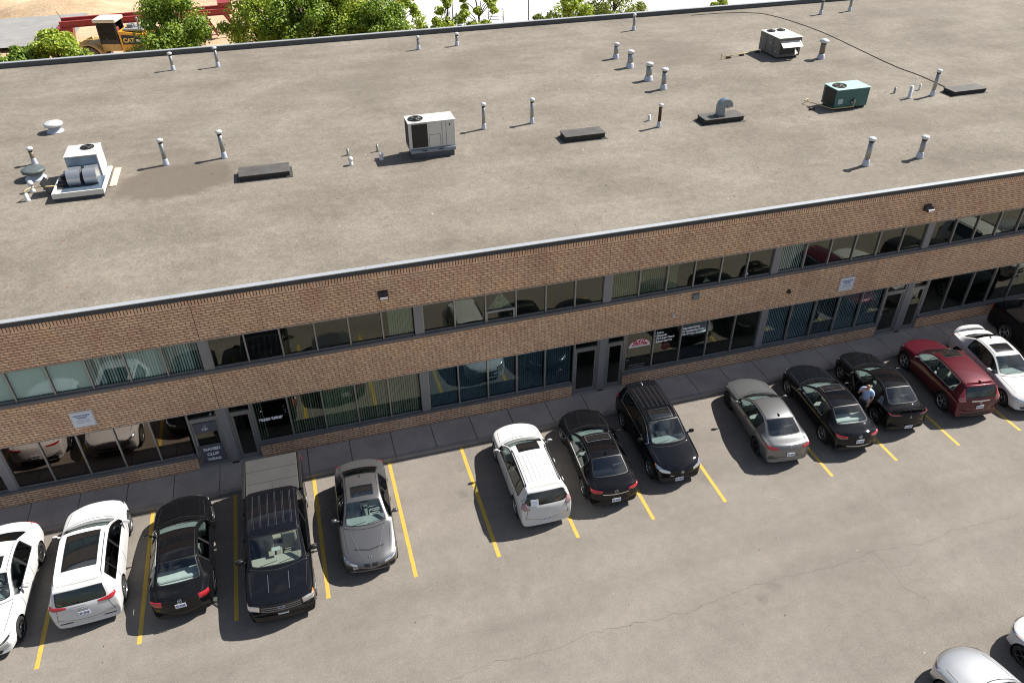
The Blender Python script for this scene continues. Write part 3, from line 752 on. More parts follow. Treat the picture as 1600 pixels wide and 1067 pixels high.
    if spec['kind'] == 'suv':
        p = rows[iB0]; y = Yf(p[0]); mb = MB(); N = 12; vs = []; z = p[1]*fh
        for k in range(N+1):
            q = -1+2*k/N; x = hw*rwf*.97*q; dy = .05*q*q
            sz = snaptop(x, y+.12+dy)[0].z
            vs += [Vector((x, y+.14+dy, sz+.004)), Vector((x, y-.075+dy, sz-.022)), Vector((x, y-.08+dy, sz-.045)), Vector((x, y+.02+dy, sz-.07))]
        fs = [(k*4+a, k*4+(a+1) % 4, k*4+4+(a+1) % 4, k*4+4+a) for k in range(N) for a in range(4)]
        mb.add(vs, fs, 0, True); mb.build('spoiler', paint, root)
        mb = MB(); ribbon([re(-.22+.1*k, (1.16-.006*k)*fh) for k in range(5)], .018, .03, mb=mb); mb.build('rear_wiper', M_BLACK, root)
    ctx = dict(root=root, patch=patch, ribbon=ribbon, snap=snap, snaptop=snaptop, snapside=snapside, snapend=snapend, Yf=Yf, L=L, H=H, hw=hw, fh=fh, rows=rows, T=T)
    if spec.get('extra'): spec['extra'](ctx)
    loc = spec['loc']; a = spec['ang']  # ang: degrees, tilt of the far end towards +x
    rz = -R(a) if spec['front'] == 'far' else math.pi-R(a)
    u = Vector((math.sin(R(a)), math.cos(R(a)), 0))
    c = Vector((loc[0], loc[1], 0))+u*(L/2)
    root.location = (c.x, c.y, spec.get('z', 0)); root.rotation_euler = (0, 0, rz)
    bpy.data.meshes.remove(sm)
    return root
# ------------------------------------------------------------ ground
ASPH = m_asphalt(); ROOF = m_roof(); BRICK = m_brick(); SOLD = m_brick('brick_soldier', True)
CONC = m_concrete('sidewalk_concrete', (.30, .27, .25), (.42, .38, .35))
KERB = m_concrete('kerb_concrete', (.24, .23, .215), (.32, .30, .28))
PADM = m_concrete('pale_concrete', (.54, .53, .515), (.62, .61, .595), .04)
SAND = m_sand('sand', (.40, .27, .16), (.52, .38, .245), (.60, .46, .31))
MUD = m_sand('earth', (.30, .23, .16), (.40, .32, .23), (.46, .38, .29))
def sheet(name, x0, x1, y0, y1, z, m, nx=1, ny=1, kind='structure'):
    vs = [(x0+(x1-x0)*i/nx, y0+(y1-y0)*j/ny, z) for j in range(ny+1) for i in range(nx+1)]
    fs = [(j*(nx+1)+i, j*(nx+1)+i+1, (j+1)*(nx+1)+i+1, (j+1)*(nx+1)+i) for j in range(ny) for i in range(nx)]
    mb = MB(); mb.add(vs, fs); return tag(mb.build(name, m), kind=kind)
sheet('ground', -700, 800, -700, 900, -.02, MUD)
sheet('parking_lot', -70, 110, -60, -1.40, 0, ASPH)
# sidewalk with scored joints, kerb
SB = 7.2111
mb = MB(); xs = [-22.4+1.57*i for i in range(62)]
for a, b in zip(xs, xs[1:]):
    mb.box(a+.013, b-.013, -1.33, -.04, -.01, .15-random.uniform(0, .004))
mb.box(xs[0], xs[-1], -1.33, -.04, -.012, .06)
tag(mb.build('sidewalk', CONC), kind='structure')
mb = MB(); xs = [-22.4+3.14*i for i in range(32)]
for a, b in zip(xs, xs[1:]): mb.box(a+.004, b-.004, -1.50, -1.335, -.01, .152, bev=.012)
tag(mb.build('kerb', KERB), kind='structure')
YEL = mat('yellow_line_paint', (.62, .40, .025), .75, nscale=7, namt=.0, wear=(.40, .29, .09))
ym = MATS['yellow_line_paint']
mb = MB()
lx = [-8.16]+[-5.413+2.746*k for k in range(9)]+[20.88, 23.64, 26.44, 29.30, 32.1]
for x in lx: mb.add([(x-.065, -6.86, .004), (x+.065, -6.86, .004), (x+.065, -1.515, .004), (x-.065, -1.515, .004)], [(0, 1, 2, 3)])
tag(mb.build('parking_lines', YEL), kind='structure')
# hairline cracks sealed in the asphalt
CRK = mat('crack', (.13, .115, .098), .95)
def crack(name, pts, w=.018, seed=1):
    rnd = random.Random(seed); P_ = []
    for (x0, y0), (x1, y1) in zip(pts, pts[1:]):
        n = max(3, int(math.hypot(x1-x0, y1-y0)/.16))
        for k in range(n): P_.append((x0+(x1-x0)*k/n+rnd.uniform(-.05, .05), y0+(y1-y0)*k/n+rnd.uniform(-.05, .05)))
    vs = []
    for i, (x, y) in enumerate(P_):
        a = P_[min(i+1, len(P_)-1)]; b = P_[max(i-1, 0)]; t = Vector((a[0]-b[0], a[1]-b[1], 0)).normalized(); s = Vector((-t.y, t.x, 0)); ww = w*rnd.uniform(.3, 1)
        vs += [Vector((x, y, .003))+s*ww/2, Vector((x, y, .003))-s*ww/2]
    mb = MB(); mb.add(vs, [(2*i, 2*i+1, 2*i+3, 2*i+2) for i in range(len(P_)-1)]); return tag(mb.build(name, CRK), kind='structure')
crack('asphalt_crack', CRACKS[0], .02, 3)
for i, c in enumerate(CRACKS[1:]): crack('asphalt_crack', c, .015, 5+i)

CHK = mat('chalk', (.32, .30, .27), .9)
for pts in ([(.55, -5.3), (.28, -5.28), (.22, -4.6), (.24, -3.9), (.6, -3.85)], [(-2.6, -5.6), (-2.55, -4.2), (-2.3, -3.1)], [(18.2, -7.1), (18.55, -7.35)], [(4.9, -5.2), (5.0, -3.9)]):
    mb = MB(); [mb.add([(a[0], a[1], .0035), (b[0], b[1], .0035), (b[0]+.012, b[1]+.012, .0035), (a[0]+.012, a[1]+.012, .0035)], [(0, 1, 2, 3)]) for a, b in zip(pts, pts[1:])]; tag(mb.build('chalk_mark', CHK), kind='structure')
# ------------------------------------------------------------ the building
H = 7.406; D = 28.76; Z1, Z2, Z3 = 2.75, 4.36, 5.67
bld = empty('commercial_building', (0, 0, 0), label='two storey brick commercial building with flat gravel roof and ribbon windows', cat='building')
XL, XR = -3*SB, 10*SB
GREY = mat('grey_metal_panel', (.24, .23, .235), .5, nscale=.8, namt=.12)
FRAME = mat('window_frame_metal', (.33, .315, .30), .42, .5)
DARKF = mat('dark_fascia', (.042, .045, .052), .5)
FLASH = mat('roof_edge_metal', (.44, .46, .48), .4, .3, nscale=.6, namt=.10)
BEIGE = mat('stone_sill', (.30, .27, .24), .8, nscale=3, namt=.15)
INT = mat('interior_wall', (.16, .13, .10), .9); CARP = mat('interior_floor', (.05, .05, .055), .95)
pos = lambda k: k*SB
def wallpiece(x0, x1, y0, y1, z0, z1, m, name='wall'):
    mb = MB(); mb.box(x0, x1, y0, y1, z0, z1); return mb.build(name, m, bld)
# brick bands split at the movement joints
jts = [XL]+[k*SB+.13 for k in range(-2, 10, 2)]+[XR]
for a, b in zip(jts, jts[1:]):
    wallpiece(a+.008, b-.008, 0, .20, Z2, Z3-1e-3, GREY, 'back_panel') if False else None
    wallpiece(a+.009, b-.009, 0, .22, Z3, 7.045, BRICK)
    wallpiece(a+.009, b-.009, 0, .22, Z1, Z2-.06, BRICK)
mb = MB()
for j in jts[1:-1]:
    mb.box(j-.012, j+.012, .012, .20, Z3+.01, 7.04); mb.box(j-.012, j+.012, .012, .20, Z1+.01, Z2-.065)
mb.build('movement_joints', mat('joint_sealant', (.10, .045, .03), .9), bld)
wallpiece(XL, XR, -.003, .22, 7.045, 7.245, SOLD, 'soldier_course')
# lower brick wall between the doors
segs = []
x = XL
for k in range(-2, 10, 2):
    segs.append((x, k*SB-1.09)); x = k*SB+1.12
segs.append((x, XR))
for a, b in segs:
    wallpiece(a, b, 0, .25, .13, .70, BRICK)
    mb = MB(); mb.box(a-.02, b+.02, -.045, .12, .70, .80, bev=.01); mb.build('sill', mat('sill_metal', (.14, .135, .135), .5, nscale=.8, namt=.15), bld)
mb = MB(); mb.box(XL, XR, -.04, .12, Z2-.06, Z2+.06, bev=.01); mb.build('sill', mat('sill_metal', (.14, .135, .135), .5, nscale=.8, namt=.15), bld)
mb = MB(); mb.box(XL, XR, -.012, .10, Z1-.03, Z1-.001); mb.box(XL, XR, -.012, .10, Z3-.035, Z3-.001); mb.build('lintel', BEIGE, bld)
# roof edge
mb = MB(); mb.box(XL-.05, XR+.05, -.04, .0, 7.24, 7.405); mb.build('fascia', DARKF, bld)
mb = MB()
for i in range(31): mb.box(XL-.05+i*3.05, XL-.05+(i+1)*3.05-.006, -.05, .15, 7.405, 7.43)
mb.build('roof_flashing', FLASH, bld)
mb = MB(); mb.box(XL, XR, .14, D-.2, 7.25, 7.409); mb.build('roof', ROOF, bld)
mb = MB(); mb.box(XL, XR, D-.2, D, 7.1, 7.68); mb.build('rear_parapet', mat('parapet_metal', (.075, .08, .09), .5, nscale=1.5, namt=.2), bld)
mb = MB(); mb.box(XL-.04, XR+.04, D-.22, D+.05, 7.68, 7.71); mb.build('parapet_cap', FLASH, bld)
mb = MB(); mb.box(XL, XR, D-.21, D-.02, -.02, 7.1); mb.box(XL, XL+.25, .23, D-.22, -.02, 7.09); mb.box(XR-.25, XR, .23, D-.22, -.02, 7.09)
mb.build('rear_wall', BRICK, bld)
# rooms behind the glass
mb = MB(); mb.box(XL+.3, XR-.3, 3.4, 3.6, 0, 7.05); mb.box(XL+.3, XR-.3, .23, 3.4, 2.95, 3.35); mb.build('inner_wall', INT, bld)
for k in range(-2, 10):
    mb = MB(); mb.box(k*SB+.1, k*SB+.2, .24, 3.38, 0.1, 2.94); mb.box(k*SB+.1, k*SB+.2, .24, 3.38, 3.72, 7.0); mb.build('inner_wall', INT, bld)
mb = MB(); mb.box(XL+.3, XR-.3, .26, 3.39, .05, .12); mb.box(XL+.3, XR-.3, .24, 3.39, 3.36, 3.7); mb.build('floor', CARP, bld)
# pillars
for k in range(-2, 10):
    mb = MB(); mb.box(k*SB, k*SB+.30, .03, .20, Z2+.06, Z3-.035, bev=.006); mb.build('pillar', GREY, bld)
    z0 = .15 if k % 2 == 0 else .80
    mb = MB(); mb.box(k*SB, k*SB+.30, .03, .22, z0, Z1-.03, bev=.006); mb.build('pillar', GREY, bld)
G_UP = glass('window_glass', (.66, .72, .66), .075, warp=0, blend=.28, gc=(.95, .95, .85)); G_CL = glass('clear_window_glass', (.84, .92, .91), .05, warp=0, blend=.25); G_B3 = glass('pale_blue_glass', (.66, .73, .755), .07, warp=0, gc=(.8, .9, .95)); G_BR = glass('bronze_glass', (.45, .40, .36), .15, warp=0, gc=(1, .88, .80))
G_LO = glass('shopfront_glass', (.74, .82, .78), .07, warp=0, blend=.3, gc=(.95, .93, .86))
G_BL = glass('blue_film_glass', (.47, .555, .60), .09, warp=0, gc=(.72, .88, .95))
BLIND = mat('blind_fabric', (.80, .84, .80), .85); BLINDG = mat('olive_blind_fabric', (.50, .53, .42), .85)
rb = random.Random(5)
def blinds(x0, x1, z0, z1, parent, m, openness=.5, cover=1.0):
    if cover < 0: x0 = x1+(x1-x0)*cover-.04; cover = 1
    mb = MB(); n = int((x1-x0)*cover/.085)
    for i in range(n):
        x = x0+.03+i*.085
        a = (R(20)+openness*R(55)*rb.uniform(.6, 1.25)); dx = .042*math.cos(a); dy = .042*math.sin(a)
        mb.add([(x-dx, .20-dy, z0), (x+dx, .20+dy, z0), (x+dx, .20+dy, z1), (x-dx, .20-dy, z1)], [(0, 1, 2, 3)])
    mb.build('blinds', m, parent)
def window(x0, x1, z0, z1, g, bl=None, op=.5, cover=1.0, extra=None):
    mb = MB(); ta, tb = rb.uniform(-.003, .003), rb.uniform(-.003, .003); q = [(x0+.02, z0+.02), (x1-.02, z0+.02), (x1-.02, z1-.02), (x0+.02, z1-.02)]; mb.add([(x, yy+ta*(x-x0)+tb*(z-z0), z) for yy in (.115, .121) for x, z in q], [(0, 1, 2, 3), (4, 7, 6, 5), (0, 4, 5, 1), (1, 5, 6, 2), (2, 6, 7, 3), (3, 7, 4, 0)]); wo = mb.build('window', g, bld)
    mb = MB(); mb.box(x0-.026, x0+.026, .055, .16, z0, z1); mb.box(x0+.026, x1-.026, .09, .15, z0, z0+.04); mb.box(x0+.026, x1-.026, .09, .15, z1-.045, z1)
    mb.box(x1-.026, x1+.0255, .057, .158, z0, z1) if extra == 'end' else None
    mb.build('frame', FRAME, wo)
    if bl: blinds(x0, x1, z0+.03, z1-.04, wo, bl, op, cover)
    return wo
UPB = {(-1, i): (BLIND, o, 1) for i, o in enumerate((.1, .1, .15, .9, .45, .8))}
UPB[(0, 5)] = (BLIND, .05, -.75); UPB.update({(2, 0): (BLINDG, .1, 1), (2, 1): (BLINDG, .1, 1), (3, 0): (BLIND, .3, 1), (-2, 4): (BLIND, .2, 1), (-2, 5): (BLIND, .2, 1), (2, 2): (BLINDG, .0, .5)})
WIN = {}
for k in range(-2, 6):
    w_ = (SB-.30)/6
    for i in range(6):
        a = k*SB+.30+i*w_; b = UPB.get((k, i)); gu = G_CL if (b and b[0] is BLIND and k != 0) else G_UP
        WIN['u', k, i] = window(a+.02, a+w_-.02 if i == 5 else a+w_, Z2+.06, Z3-.035, gu, *(b if b else ()))
    a0, a1 = (k*SB+1.14, (k+1)*SB) if k % 2 == 0 else (k*SB+.30, (k+1)*SB-1.11)
    w_ = (a1-a0)/5
    for i in range(5):
        a = a0+i*w_; g = G_LO; b = ()
        if k == 0: b = (BLINDG, (.9, .8, .35, .6, .45)[i], 1) if i else (BLINDG, .9, .35)
        if k in (-1, -2): g = G_BR
        if k == 1: g = G_BL; b = (BLIND, .02, 1)
        if k == 2 and i == 2: g = G_BL
        if k == 3: b = (BLIND, .25, 1) if i == 2 else (BLIND, .04, 1); g = G_B3
        WIN['l', k, i] = window(a+.02, a+w_-.02 if i == 4 else a+w_, .80, Z1-.03, g, *b)
for (a, b) in ((XL+.3, -2*SB-.02), (6*SB+.32, XR-.3)):
    for z0, z1 in ((Z2+.06, Z3-.035), (.80, Z1-.03)): window(a, b, z0, z1, G_LO)
# vent hopper in the fourth upper window from the middle pillar
mb = MB(); a = 2*SB-4*(SB-.3)/6+.0; mb.box(WX0 := SB+.30+2*(SB-.3)/6+.03, WX1 := SB+.30+3*(SB-.3)/6-.03, .05, .15, 4.80, 4.87); mb.box(WX0, WX0+.05, .06, .14, 4.42, 4.80); mb.box(WX1-.05, WX1, .06, .14, 4.42, 4.80)
mb.build('vent_frame', mat('pale_frame', (.32, .31, .29), .5), WIN['u', 1, 2])
# paper triangle propped inside that window
mb = MB(); cx = (WX0+WX1)/2; mb.add([(cx-.47, .15, 4.89), (cx+.47, .15, 4.89), (cx+.02, .15, 5.58), (cx-.47, .165, 4.89), (cx+.47, .165, 4.89), (cx+.02, .165, 5.58)], [(0, 1, 2), (3, 5, 4), (0, 3, 4, 1), (1, 4, 5, 2), (2, 5, 3, 0)])
tag(mb.build('paper_triangle', mat('printed_paper', (.80, .81, .76), .8, nscale=5, namt=.7)), 'grey printed paper triangle standing inside an upper window', 'decoration')
# doors
HAND = mat('door_handle_metal', (.6, .6, .6), .3, 1)
def door(x0, x1, hinge, gl=G_LO):
    mb = MB(); f = .07; zt = 2.32
    mb.box(x0, x0+f, .06, .17, .15, Z1-.03); mb.box(x1-f, x1, .06, .17, .15, Z1-.03); mb.box(x0+f, x1-f, .06, .17, zt, zt+.09); mb.box(x0+f, x1-f, .07, .16, Z1-.08, Z1-.03)
    d = mb.build('door', FRAME, bld)
    mb = MB(); s = .09
    mb.box(x0+f+.01, x0+f+s, .085, .135, .19, zt-.01); mb.box(x1-f-s, x1-f-.01, .085, .135, .19, zt-.01); mb.box(x0+f+s, x1-f-s, .085, .135, zt-.10, zt-.01); mb.box(x0+f+s, x1-f-s, .085, .135, .19, .36)
    mb.build('door_leaf', FRAME, d)
    mb = MB(); mb.box(x0+f+s-.01, x1-f-s+.01, .105, .111, .35, zt-.09); mb.box(x0+f, x1-f, .11, .116, zt+.09, Z1-.08); mb.build('door_glass', gl, d)
    hx = x0+f+.05 if hinge > 0 else x1-f-.05
    mb = MB(); mb.tube([(hx, .08, 1.02), (hx, .03, 1.03), (hx, .03, 1.32), (hx, .08, 1.33)], .012, 8); mb.tube([(hx, .082, 1.50), (hx, .07, 1.50)], .022, 10); mb.build('handle', HAND, d)
    mb = MB(); mb.box(x0-.03, x1+.03, -.06, .2, .12, .175, bev=.01); mb.build('threshold', KERB, d)
    return d
DOOR = {}
for k in range(-2, 6, 2):
    DOOR[k, 'L'] = door(k*SB-1.07, k*SB-.005, 1); DOOR[k, 'R'] = door(k*SB+.305, k*SB+1.12, -1)
# ------------------------------------------------------------ signs and lettering
INKW = mat('white_lettering', (.92, .92, .93), .6); INKR = mat('red_lettering', (.55, .02, .05), .6); PANEL = mat('grey_sign_panel', (.10, .10, .12), .6)
INKB = mat('blue_print', (.10, .16, .36), .6); INKG = mat('grey_print', (.38, .42, .50), .6); BOARD = mat('white_board', (.72, .74, .80), .5); LFR = mat('pale_sign_frame', (.62, .60, .60), .5)
def text(s, size, x, y, z, m, parent, name='lettering', bold=.0, shear=0, align='LEFT', sx=1):
    c = bpy.data.curves.new(name, 'FONT'); c.body = s; c.size = size; c.extrude = .002; c.align_x = align; c.offset = bold; c.shear = shear
    c.materials.append(m); o = textmesh(name, c, parent); o.location = (x, y, z); o.rotation_euler = (R(90), 0, 0); o.scale = (sx, 1, 1); return o
def notice(x, z, label):
    r = empty('wall_notice', (x, -.005, z), label=label, cat='sign', group='white notices fixed to the brick band')
    mb = MB(); mb.box(-.36, .36, -.035, 0, -.33, .33, bev=.008); mb.build('frame', LFR, r)
    mb = MB(); mb.box(-.31, .31, -.040, -.034, -.28, .28); mb.build('board', BOARD, r)
    mb = MB(); rr = random.Random(3)
    for zc, w_, h_ in ((.17, .26, .028), (.10, .17, .018), (.055, .11, .018)):
        x_ = -w_
        while x_ < w_:
            l_ = rr.uniform(.02, .05); mb.box(x_, min(x_+l_, w_), -.043, -.0405, zc-h_, zc+h_); x_ += l_+.014
    mb.build('printed_lines', INKB, r)
    mb = MB()
    for zc in (-.02, -.06, -.10, -.14):
        x_ = -.2
        while x_ < .2: l_ = rr.uniform(.015, .05); mb.box(x_, x_+l_, -.043, -.0405, zc-.009, zc+.009); x_ += l_+.014
    mb.build('small_print', INKG, r)
notice(-4.10, 3.36, 'white framed notice on brick above the reflected white cars at far left')
notice(25.45, 3.33, 'white framed notice on brick above the blue tinted windows on the right')
# board signs on the left door
d = DOOR[0, 'L']
mb = MB(); mb.box(-.93, -.14, .060, .080, .30, 1.17); p_ = mb.build('sign_panel', PANEL, d)
for s_, z_ in (('MAXED', .90), ('CLUB', .66), ('WEAR', .42)): text(s_, .17, -.53, .055, z_, INKW, p_, bold=.008, align='CENTER', sx=1.0)
mb = MB(); mb.box(-.93, -.14, .060, .080, 1.75, 2.20); p_ = mb.build('sign_panel', PANEL, d)
mb = MB(); mb.bar((-.66, .055, 1.90), (-.50, .055, 2.08), .012, .012); mb.bar((-.70, .055, 1.88), (-.52, .055, 1.90), .008); mb.build('drawn_stroke', INKW, p_); text('86', .11, -.56, .055, 1.87, INKW, p_, bold=.006)
# white lettering on the first window right of that door
wi = WIN['l', 0, 0]
mb = MB(); mb.box(1.28, 1.30+.98, .1125, .1145, .84, Z1-.1); mb.build('dark_film', mat('dark_film', (.012, .013, .015), .15), wi) if False else None
text('STUDIO SUPPLIES', .15, 1.27, .105, 1.74, INKW, wi, bold=.012, shear=.25, sx=.72)
mb = MB(); mb.lathe([(.03, 0), (.03, .004)], 12, 0, Matrix.Translation((1.42, .11, 2.2)) @ Matrix.Rotation(R(90), 4, 'X')); mb.build('round_sticker', INKW, wi)
mb = MB(); mb.tube([(2.22, .105, 1.95), (2.28, .105, 2.0), (2.27, .105, 2.08), (2.2, .105, 2.1)], .012, 6); mb.tube([(2.2, .105, 2.22), (2.24, .105, 2.28)], .014, 6); mb.build('curled_mark', mat('grey_lettering', (.3, .3, .3), .6), wi)
# workshop window graphics, right of the middle doors
x0 = 2*SB+1.14; wk = (SB-1.14)/5
wi = WIN['l', 2, 0]; cx = x0+wk*.52
def arc(r0x, r0z, n=20): return [(cx+r0x*math.cos(math.pi*k/n), r0z*math.sin(math.pi*k/n)) for k in range(n+1)]
mb = MB()
for rx, rz, yy, mi, zb_ in ((.47, .38, .107, 0, 1.95), (.44, .345, .105, 1, 1.985), (.425, .33, .103, 0, 1.985)):
    a = arc(rx, rz); vs = [(x, yy, zb_+z) for x, z in a]+[(cx, yy, zb_)]
    mb.add(vs, [(i, i+1, len(a)) for i in range(len(a)-1)], mi)
lg = mb.build('arched_logo', [INKW, INKR], wi)
text('D.Y.C.', .20, cx, .099, 2.13, INKR, lg, bold=.018, align='CENTER'); text('AUTO CARE', .125, cx, .099, 2.02, INKR, lg, bold=.008, align='CENTER')
for i_, q in enumerate((1.85, 1.68, 1.51, 1.34)):
    mb = MB(); mb.lathe([(.05, 0), (.05, .003)], 14, 0, Matrix.Translation((x0+.17, .11, q)) @ Matrix.Rotation(R(90), 4, 'X')); mb.build('round_sticker', mat('faint_sticker', (.16, .19, .21), .5), wi)
text('OPEN MON TO FRI', .085, x0+.22, .105, 1.02, mat('faint_lettering', (.22, .22, .25), .6), wi, bold=.004); text('BY APPOINTMENT', .085, x0+.22, .105, .90, MATS['faint_lettering'], wi, bold=.004)
wi = WIN['l', 2, 1]
for j, s_ in enumerate(('\u2022 Brakes', '\u2022 Diagnostic', '\u2022 Oil & Lube Change', '\u2022 Exhaust Systems')): text(s_, .135, x0+wk+.07, .105, 2.42-.145*j, INKW, wi, bold=.006, sx=.80)
mb = MB(); mb.lathe([(.20, 0), (.20, .003)], 24, 0, Matrix.Translation((x0+wk*1.5, .11, 1.72)) @ Matrix.Diagonal((1, 1, .85, 1)) @ Matrix.Rotation(R(90), 4, 'X')); rl = mb.build('red_logo', mat('dim_red', (.13, .012, .012), .6), wi); text('CAR', .14, x0+wk*1.5, .104, 1.68, mat('black_ink', (.01, .01, .01), .6), rl, align='CENTER', bold=.006)
wi = WIN['l', 2, 2]
for j, s_ in enumerate(('Suspension Repairs', 'Air Conditioning, Service', 'Wheel Balance Service')): text(s_, .135, x0+2*wk+.07, .105, 2.40-.15*j, INKW, wi, bold=.007, sx=.74)
# small things on the wall
def wall_light(x, z, label):
    r = empty('wall_light', (x, 0, z), label=label, cat='wall light', group='wall lights under the roof edge')
    mb = MB(); mb.box(-.17, .17, -.05, -.002, -.10, .16, bev=.01); mb.build('backplate', M_BLACK, r)
    mb = MB(); mb.add([(-.16, -.05, .12), (.16, -.05, .12), (.16, -.27, .04), (-.16, -.27, .04), (-.16, -.05, -.08), (.16, -.05, -.08), (.16, -.25, -.07), (-.16, -.25, -.07)], [(0, 1, 2, 3), (4, 7, 6, 5), (0, 4, 5, 1), (1, 5, 6, 2), (2, 6, 7, 3), (3, 7, 4, 0)]); mb.build('hood', mat('light_hood', (.055, .05, .05), .5), r)
    mb = MB(); mb.box(-.13, .13, -.285, -.262, -.05, .03, bev=.005); mb.build('lens', mat('light_lens', (.75, .72, .74), .3), r)
wall_light(6.22, 6.34, 'square wall pack light on brick left of the paper triangle'); wall_light(28.37, 6.40, 'square wall pack light on brick near the right joint')
mb = MB(); mb.box(18.19, 18.46, -.14, -.002, 3.93, 4.16, bev=.01); jb = mb.build('junction_box', mat('grey_box', (.20, .21, .20), .5)); tag(jb, 'small grey junction box on brick just under the upper sill', 'junction box')
mb = MB(); mb.tube([(17.42, 0, 3.40), (17.42, -.10, 3.38)], .04, 10); mb.lathe([(.001, -.08), (.06, -.05), (.075, 0), (.06, .05), (.001, .07)], 16, 1, Matrix.Translation((17.42, -.14, 3.34))); sc_ = mb.build('security_camera', [LFR, mat('white_dome', (.62, .58, .54), .35)]); tag(sc_, 'white dome security camera on brick above the workshop window', 'camera')
mb = MB(); mb.lathe([(.09, 0), (.08, .10), (.05, .12), (.001, .12)], 12, 0, Matrix.Translation((22.65, 0, 3.47)) @ Matrix.Rotation(R(90), 4, 'X')); wf_ = mb.build('wall_vent', mat('rusty_cap', (.06, .03, .02), .8)); tag(wf_, 'small dark round pipe cap on the brick band', 'pipe cap')
# ------------------------------------------------------------ on the roof
GALV = mat('galvanised_steel', (.34, .34, .34), .42, .75, nscale=3, namt=.2)
CAPW = mat('pale_vent_cap', (.66, .67, .68), .4, .2)
LEAD = mat('flashing_boot', (.50, .54, .62), .5, .2)
RUST = mat('rusty_pipe', (.085, .035, .022), .8, .2, nscale=9, namt=.4)
TANP = mat('tan_pipe', (.24, .19, .14), .5, .5, nscale=6, namt=.25)
def vent(x, y, h, r, label, pm=GALV, cap='mushroom', group='tall vent pipes on the gravel roof', name='vent_pipe', band=True):
    o = empty(name, (x, y, H), rz=random.uniform(0, 6), label=label, cat='vent pipe', group=group)
    mb = MB(); mb.lathe([(r, .02), (r, h-.12)], 16, 0); mb.build('pipe', pm, o)
    mb = MB(); mb.lathe([(r*1.55, 0), (r*1.45, .04), (r*1.22, .24), (r*1.1, .27), (r*1.02, .28)], 16, 0); mb.build('boot', LEAD, o)
    mb = MB()
    if cap == 'mushroom': mb.lathe([(r*1.0, h-.14), (r*1.5, h-.09), (r*1.55, h-.05), (r*1.3, h-.01), (.001, h+.02)], 18, 0)
    elif cap == 'collar': mb.lathe([(r*1.12, h-.16), (r*1.15, h-.04), (r*1.0, h-.01), (.001, h)], 18, 0)
    elif cap == 'big': mb.lathe([(r*1.1, h-.2), (r*1.75, h-.16), (r*1.75, h-.09), (r*.9, h), (.001, h+.03)], 20, 0)
    mb.build('cap', CAPW, o)
    if band: mb = MB(); mb.lathe([(r*1.05, h-.20), (r*1.05, h-.135)], 16, 0, cap=False); mb.build('band', M_BLACK, o)
    return o
for x, y, h, r, lab, pm, cp in (
 (-1.59, 25.35, .98, .085, 'tall vent pipe at the rear roof edge above the yellow loader, left of a pair', GALV, 'mushroom'),
 (.83, 25.23, 1.12, .085, 'tall vent pipe at the rear roof edge before the big left tree', GALV, 'mushroom'),
 (-1.13, 11.18, 1.15, .09, 'tall white capped pipe right of the open rooftop unit, standing on the damp patch', GALV, 'mushroom'),
 (1.23, 11.25, 1.22, .09, 'tall white capped pipe behind the leftmost dark roof hatch', GALV, 'mushroom'),
 (12.80, 11.25, 1.23, .08, 'tall slim pipe just right of the white box unit', GALV, 'mushroom'),
 (15.16, 11.31, 1.19, .08, 'tall slim pipe behind the second hatch, right of the white box unit', GALV, 'mushroom'),
 (12.43, 25.27, .80, .085, 'short pale pipe at the rear edge, left one before the gap in the trees', GALV, 'collar'),
 (14.84, 25.40, .78, .085, 'short pale pipe at the rear edge under the thin post', GALV, 'mushroom'),
 (26.61, 25.48, 1.02, .09, 'plain steel pipe at the rear edge below the rightmost full tree', GALV, 'collar'),
 (23.05, 19.95, .9, .13, 'thick steel flue, farthest in the diagonal row of four', GALV, 'collar'),
 (23.12, 18.08, .95, .16, 'thick steel flue, second farthest in the diagonal row of four', GALV, 'collar'),
 (23.14, 15.64, .95, .165, 'thick steel flue, third in the diagonal row of four', GALV, 'collar'),
 (23.24, 14.03, 1.09, .125, 'capped steel flue, nearest in the diagonal row of four', GALV, 'mushroom'),
 (20.65, 9.07, 1.11, .075, 'dark rusty pipe between the hatch and the gooseneck vent', RUST, 'mushroom'),
 (34.36, 16.38, 1.10, .155, 'thick tan flue with a big white cap beside the grey rooftop unit', TANP, 'big'),
 (40.61, 25.51, 1.03, .09, 'pipe cut by the top of the photo, left of the far right pair', GALV, 'mushroom'),
 (43.06, 25.7, .98, .09, 'pipe cut by the top of the photo, right of the far right pair', GALV, 'mushroom'),
 (26.96, 2.43, 1.22, .105, 'tall capped pipe near the front roof edge, left of the near pair', GALV, 'mushroom'),
 (29.66, 2.45, .98, .105, 'tall capped pipe near the front roof edge, right of the near pair', GALV, 'mushroom'),
 (35.86, 9.01, 1.32, .09, 'tall slim pipe beside the rightmost hatch where the cable ends', GALV, 'mushroom'),
 (-6.49, 12.91, .76, .085, 'short dark capped pipe behind the round vent at the far left', TANP, 'mushroom')):
    vent(x, y, h, r, lab, pm, cp)
PVC = mat('white_plastic_pipe', (.70, .70, .72), .5)
def stub(x, y, h, r, label, m=PVC, kind=0):
    o = empty('roof_stub', (x, y, H), label=label, cat='pipe stub', group='short pipe stubs on the roof')
    mb = MB(); mb.lathe([(r*1.5, 0), (r*1.2, .06), (r, .08), (r, h)], 14, 0); mb.build('pipe', m, o)
    if kind: mb = MB(); mb.lathe([(r*1.45, h*.62), (r*1.5, h*.80), (r*1.1, h*.98), (.001, h*1.02)], 14, 0); mb.build('cap', PVC, o)
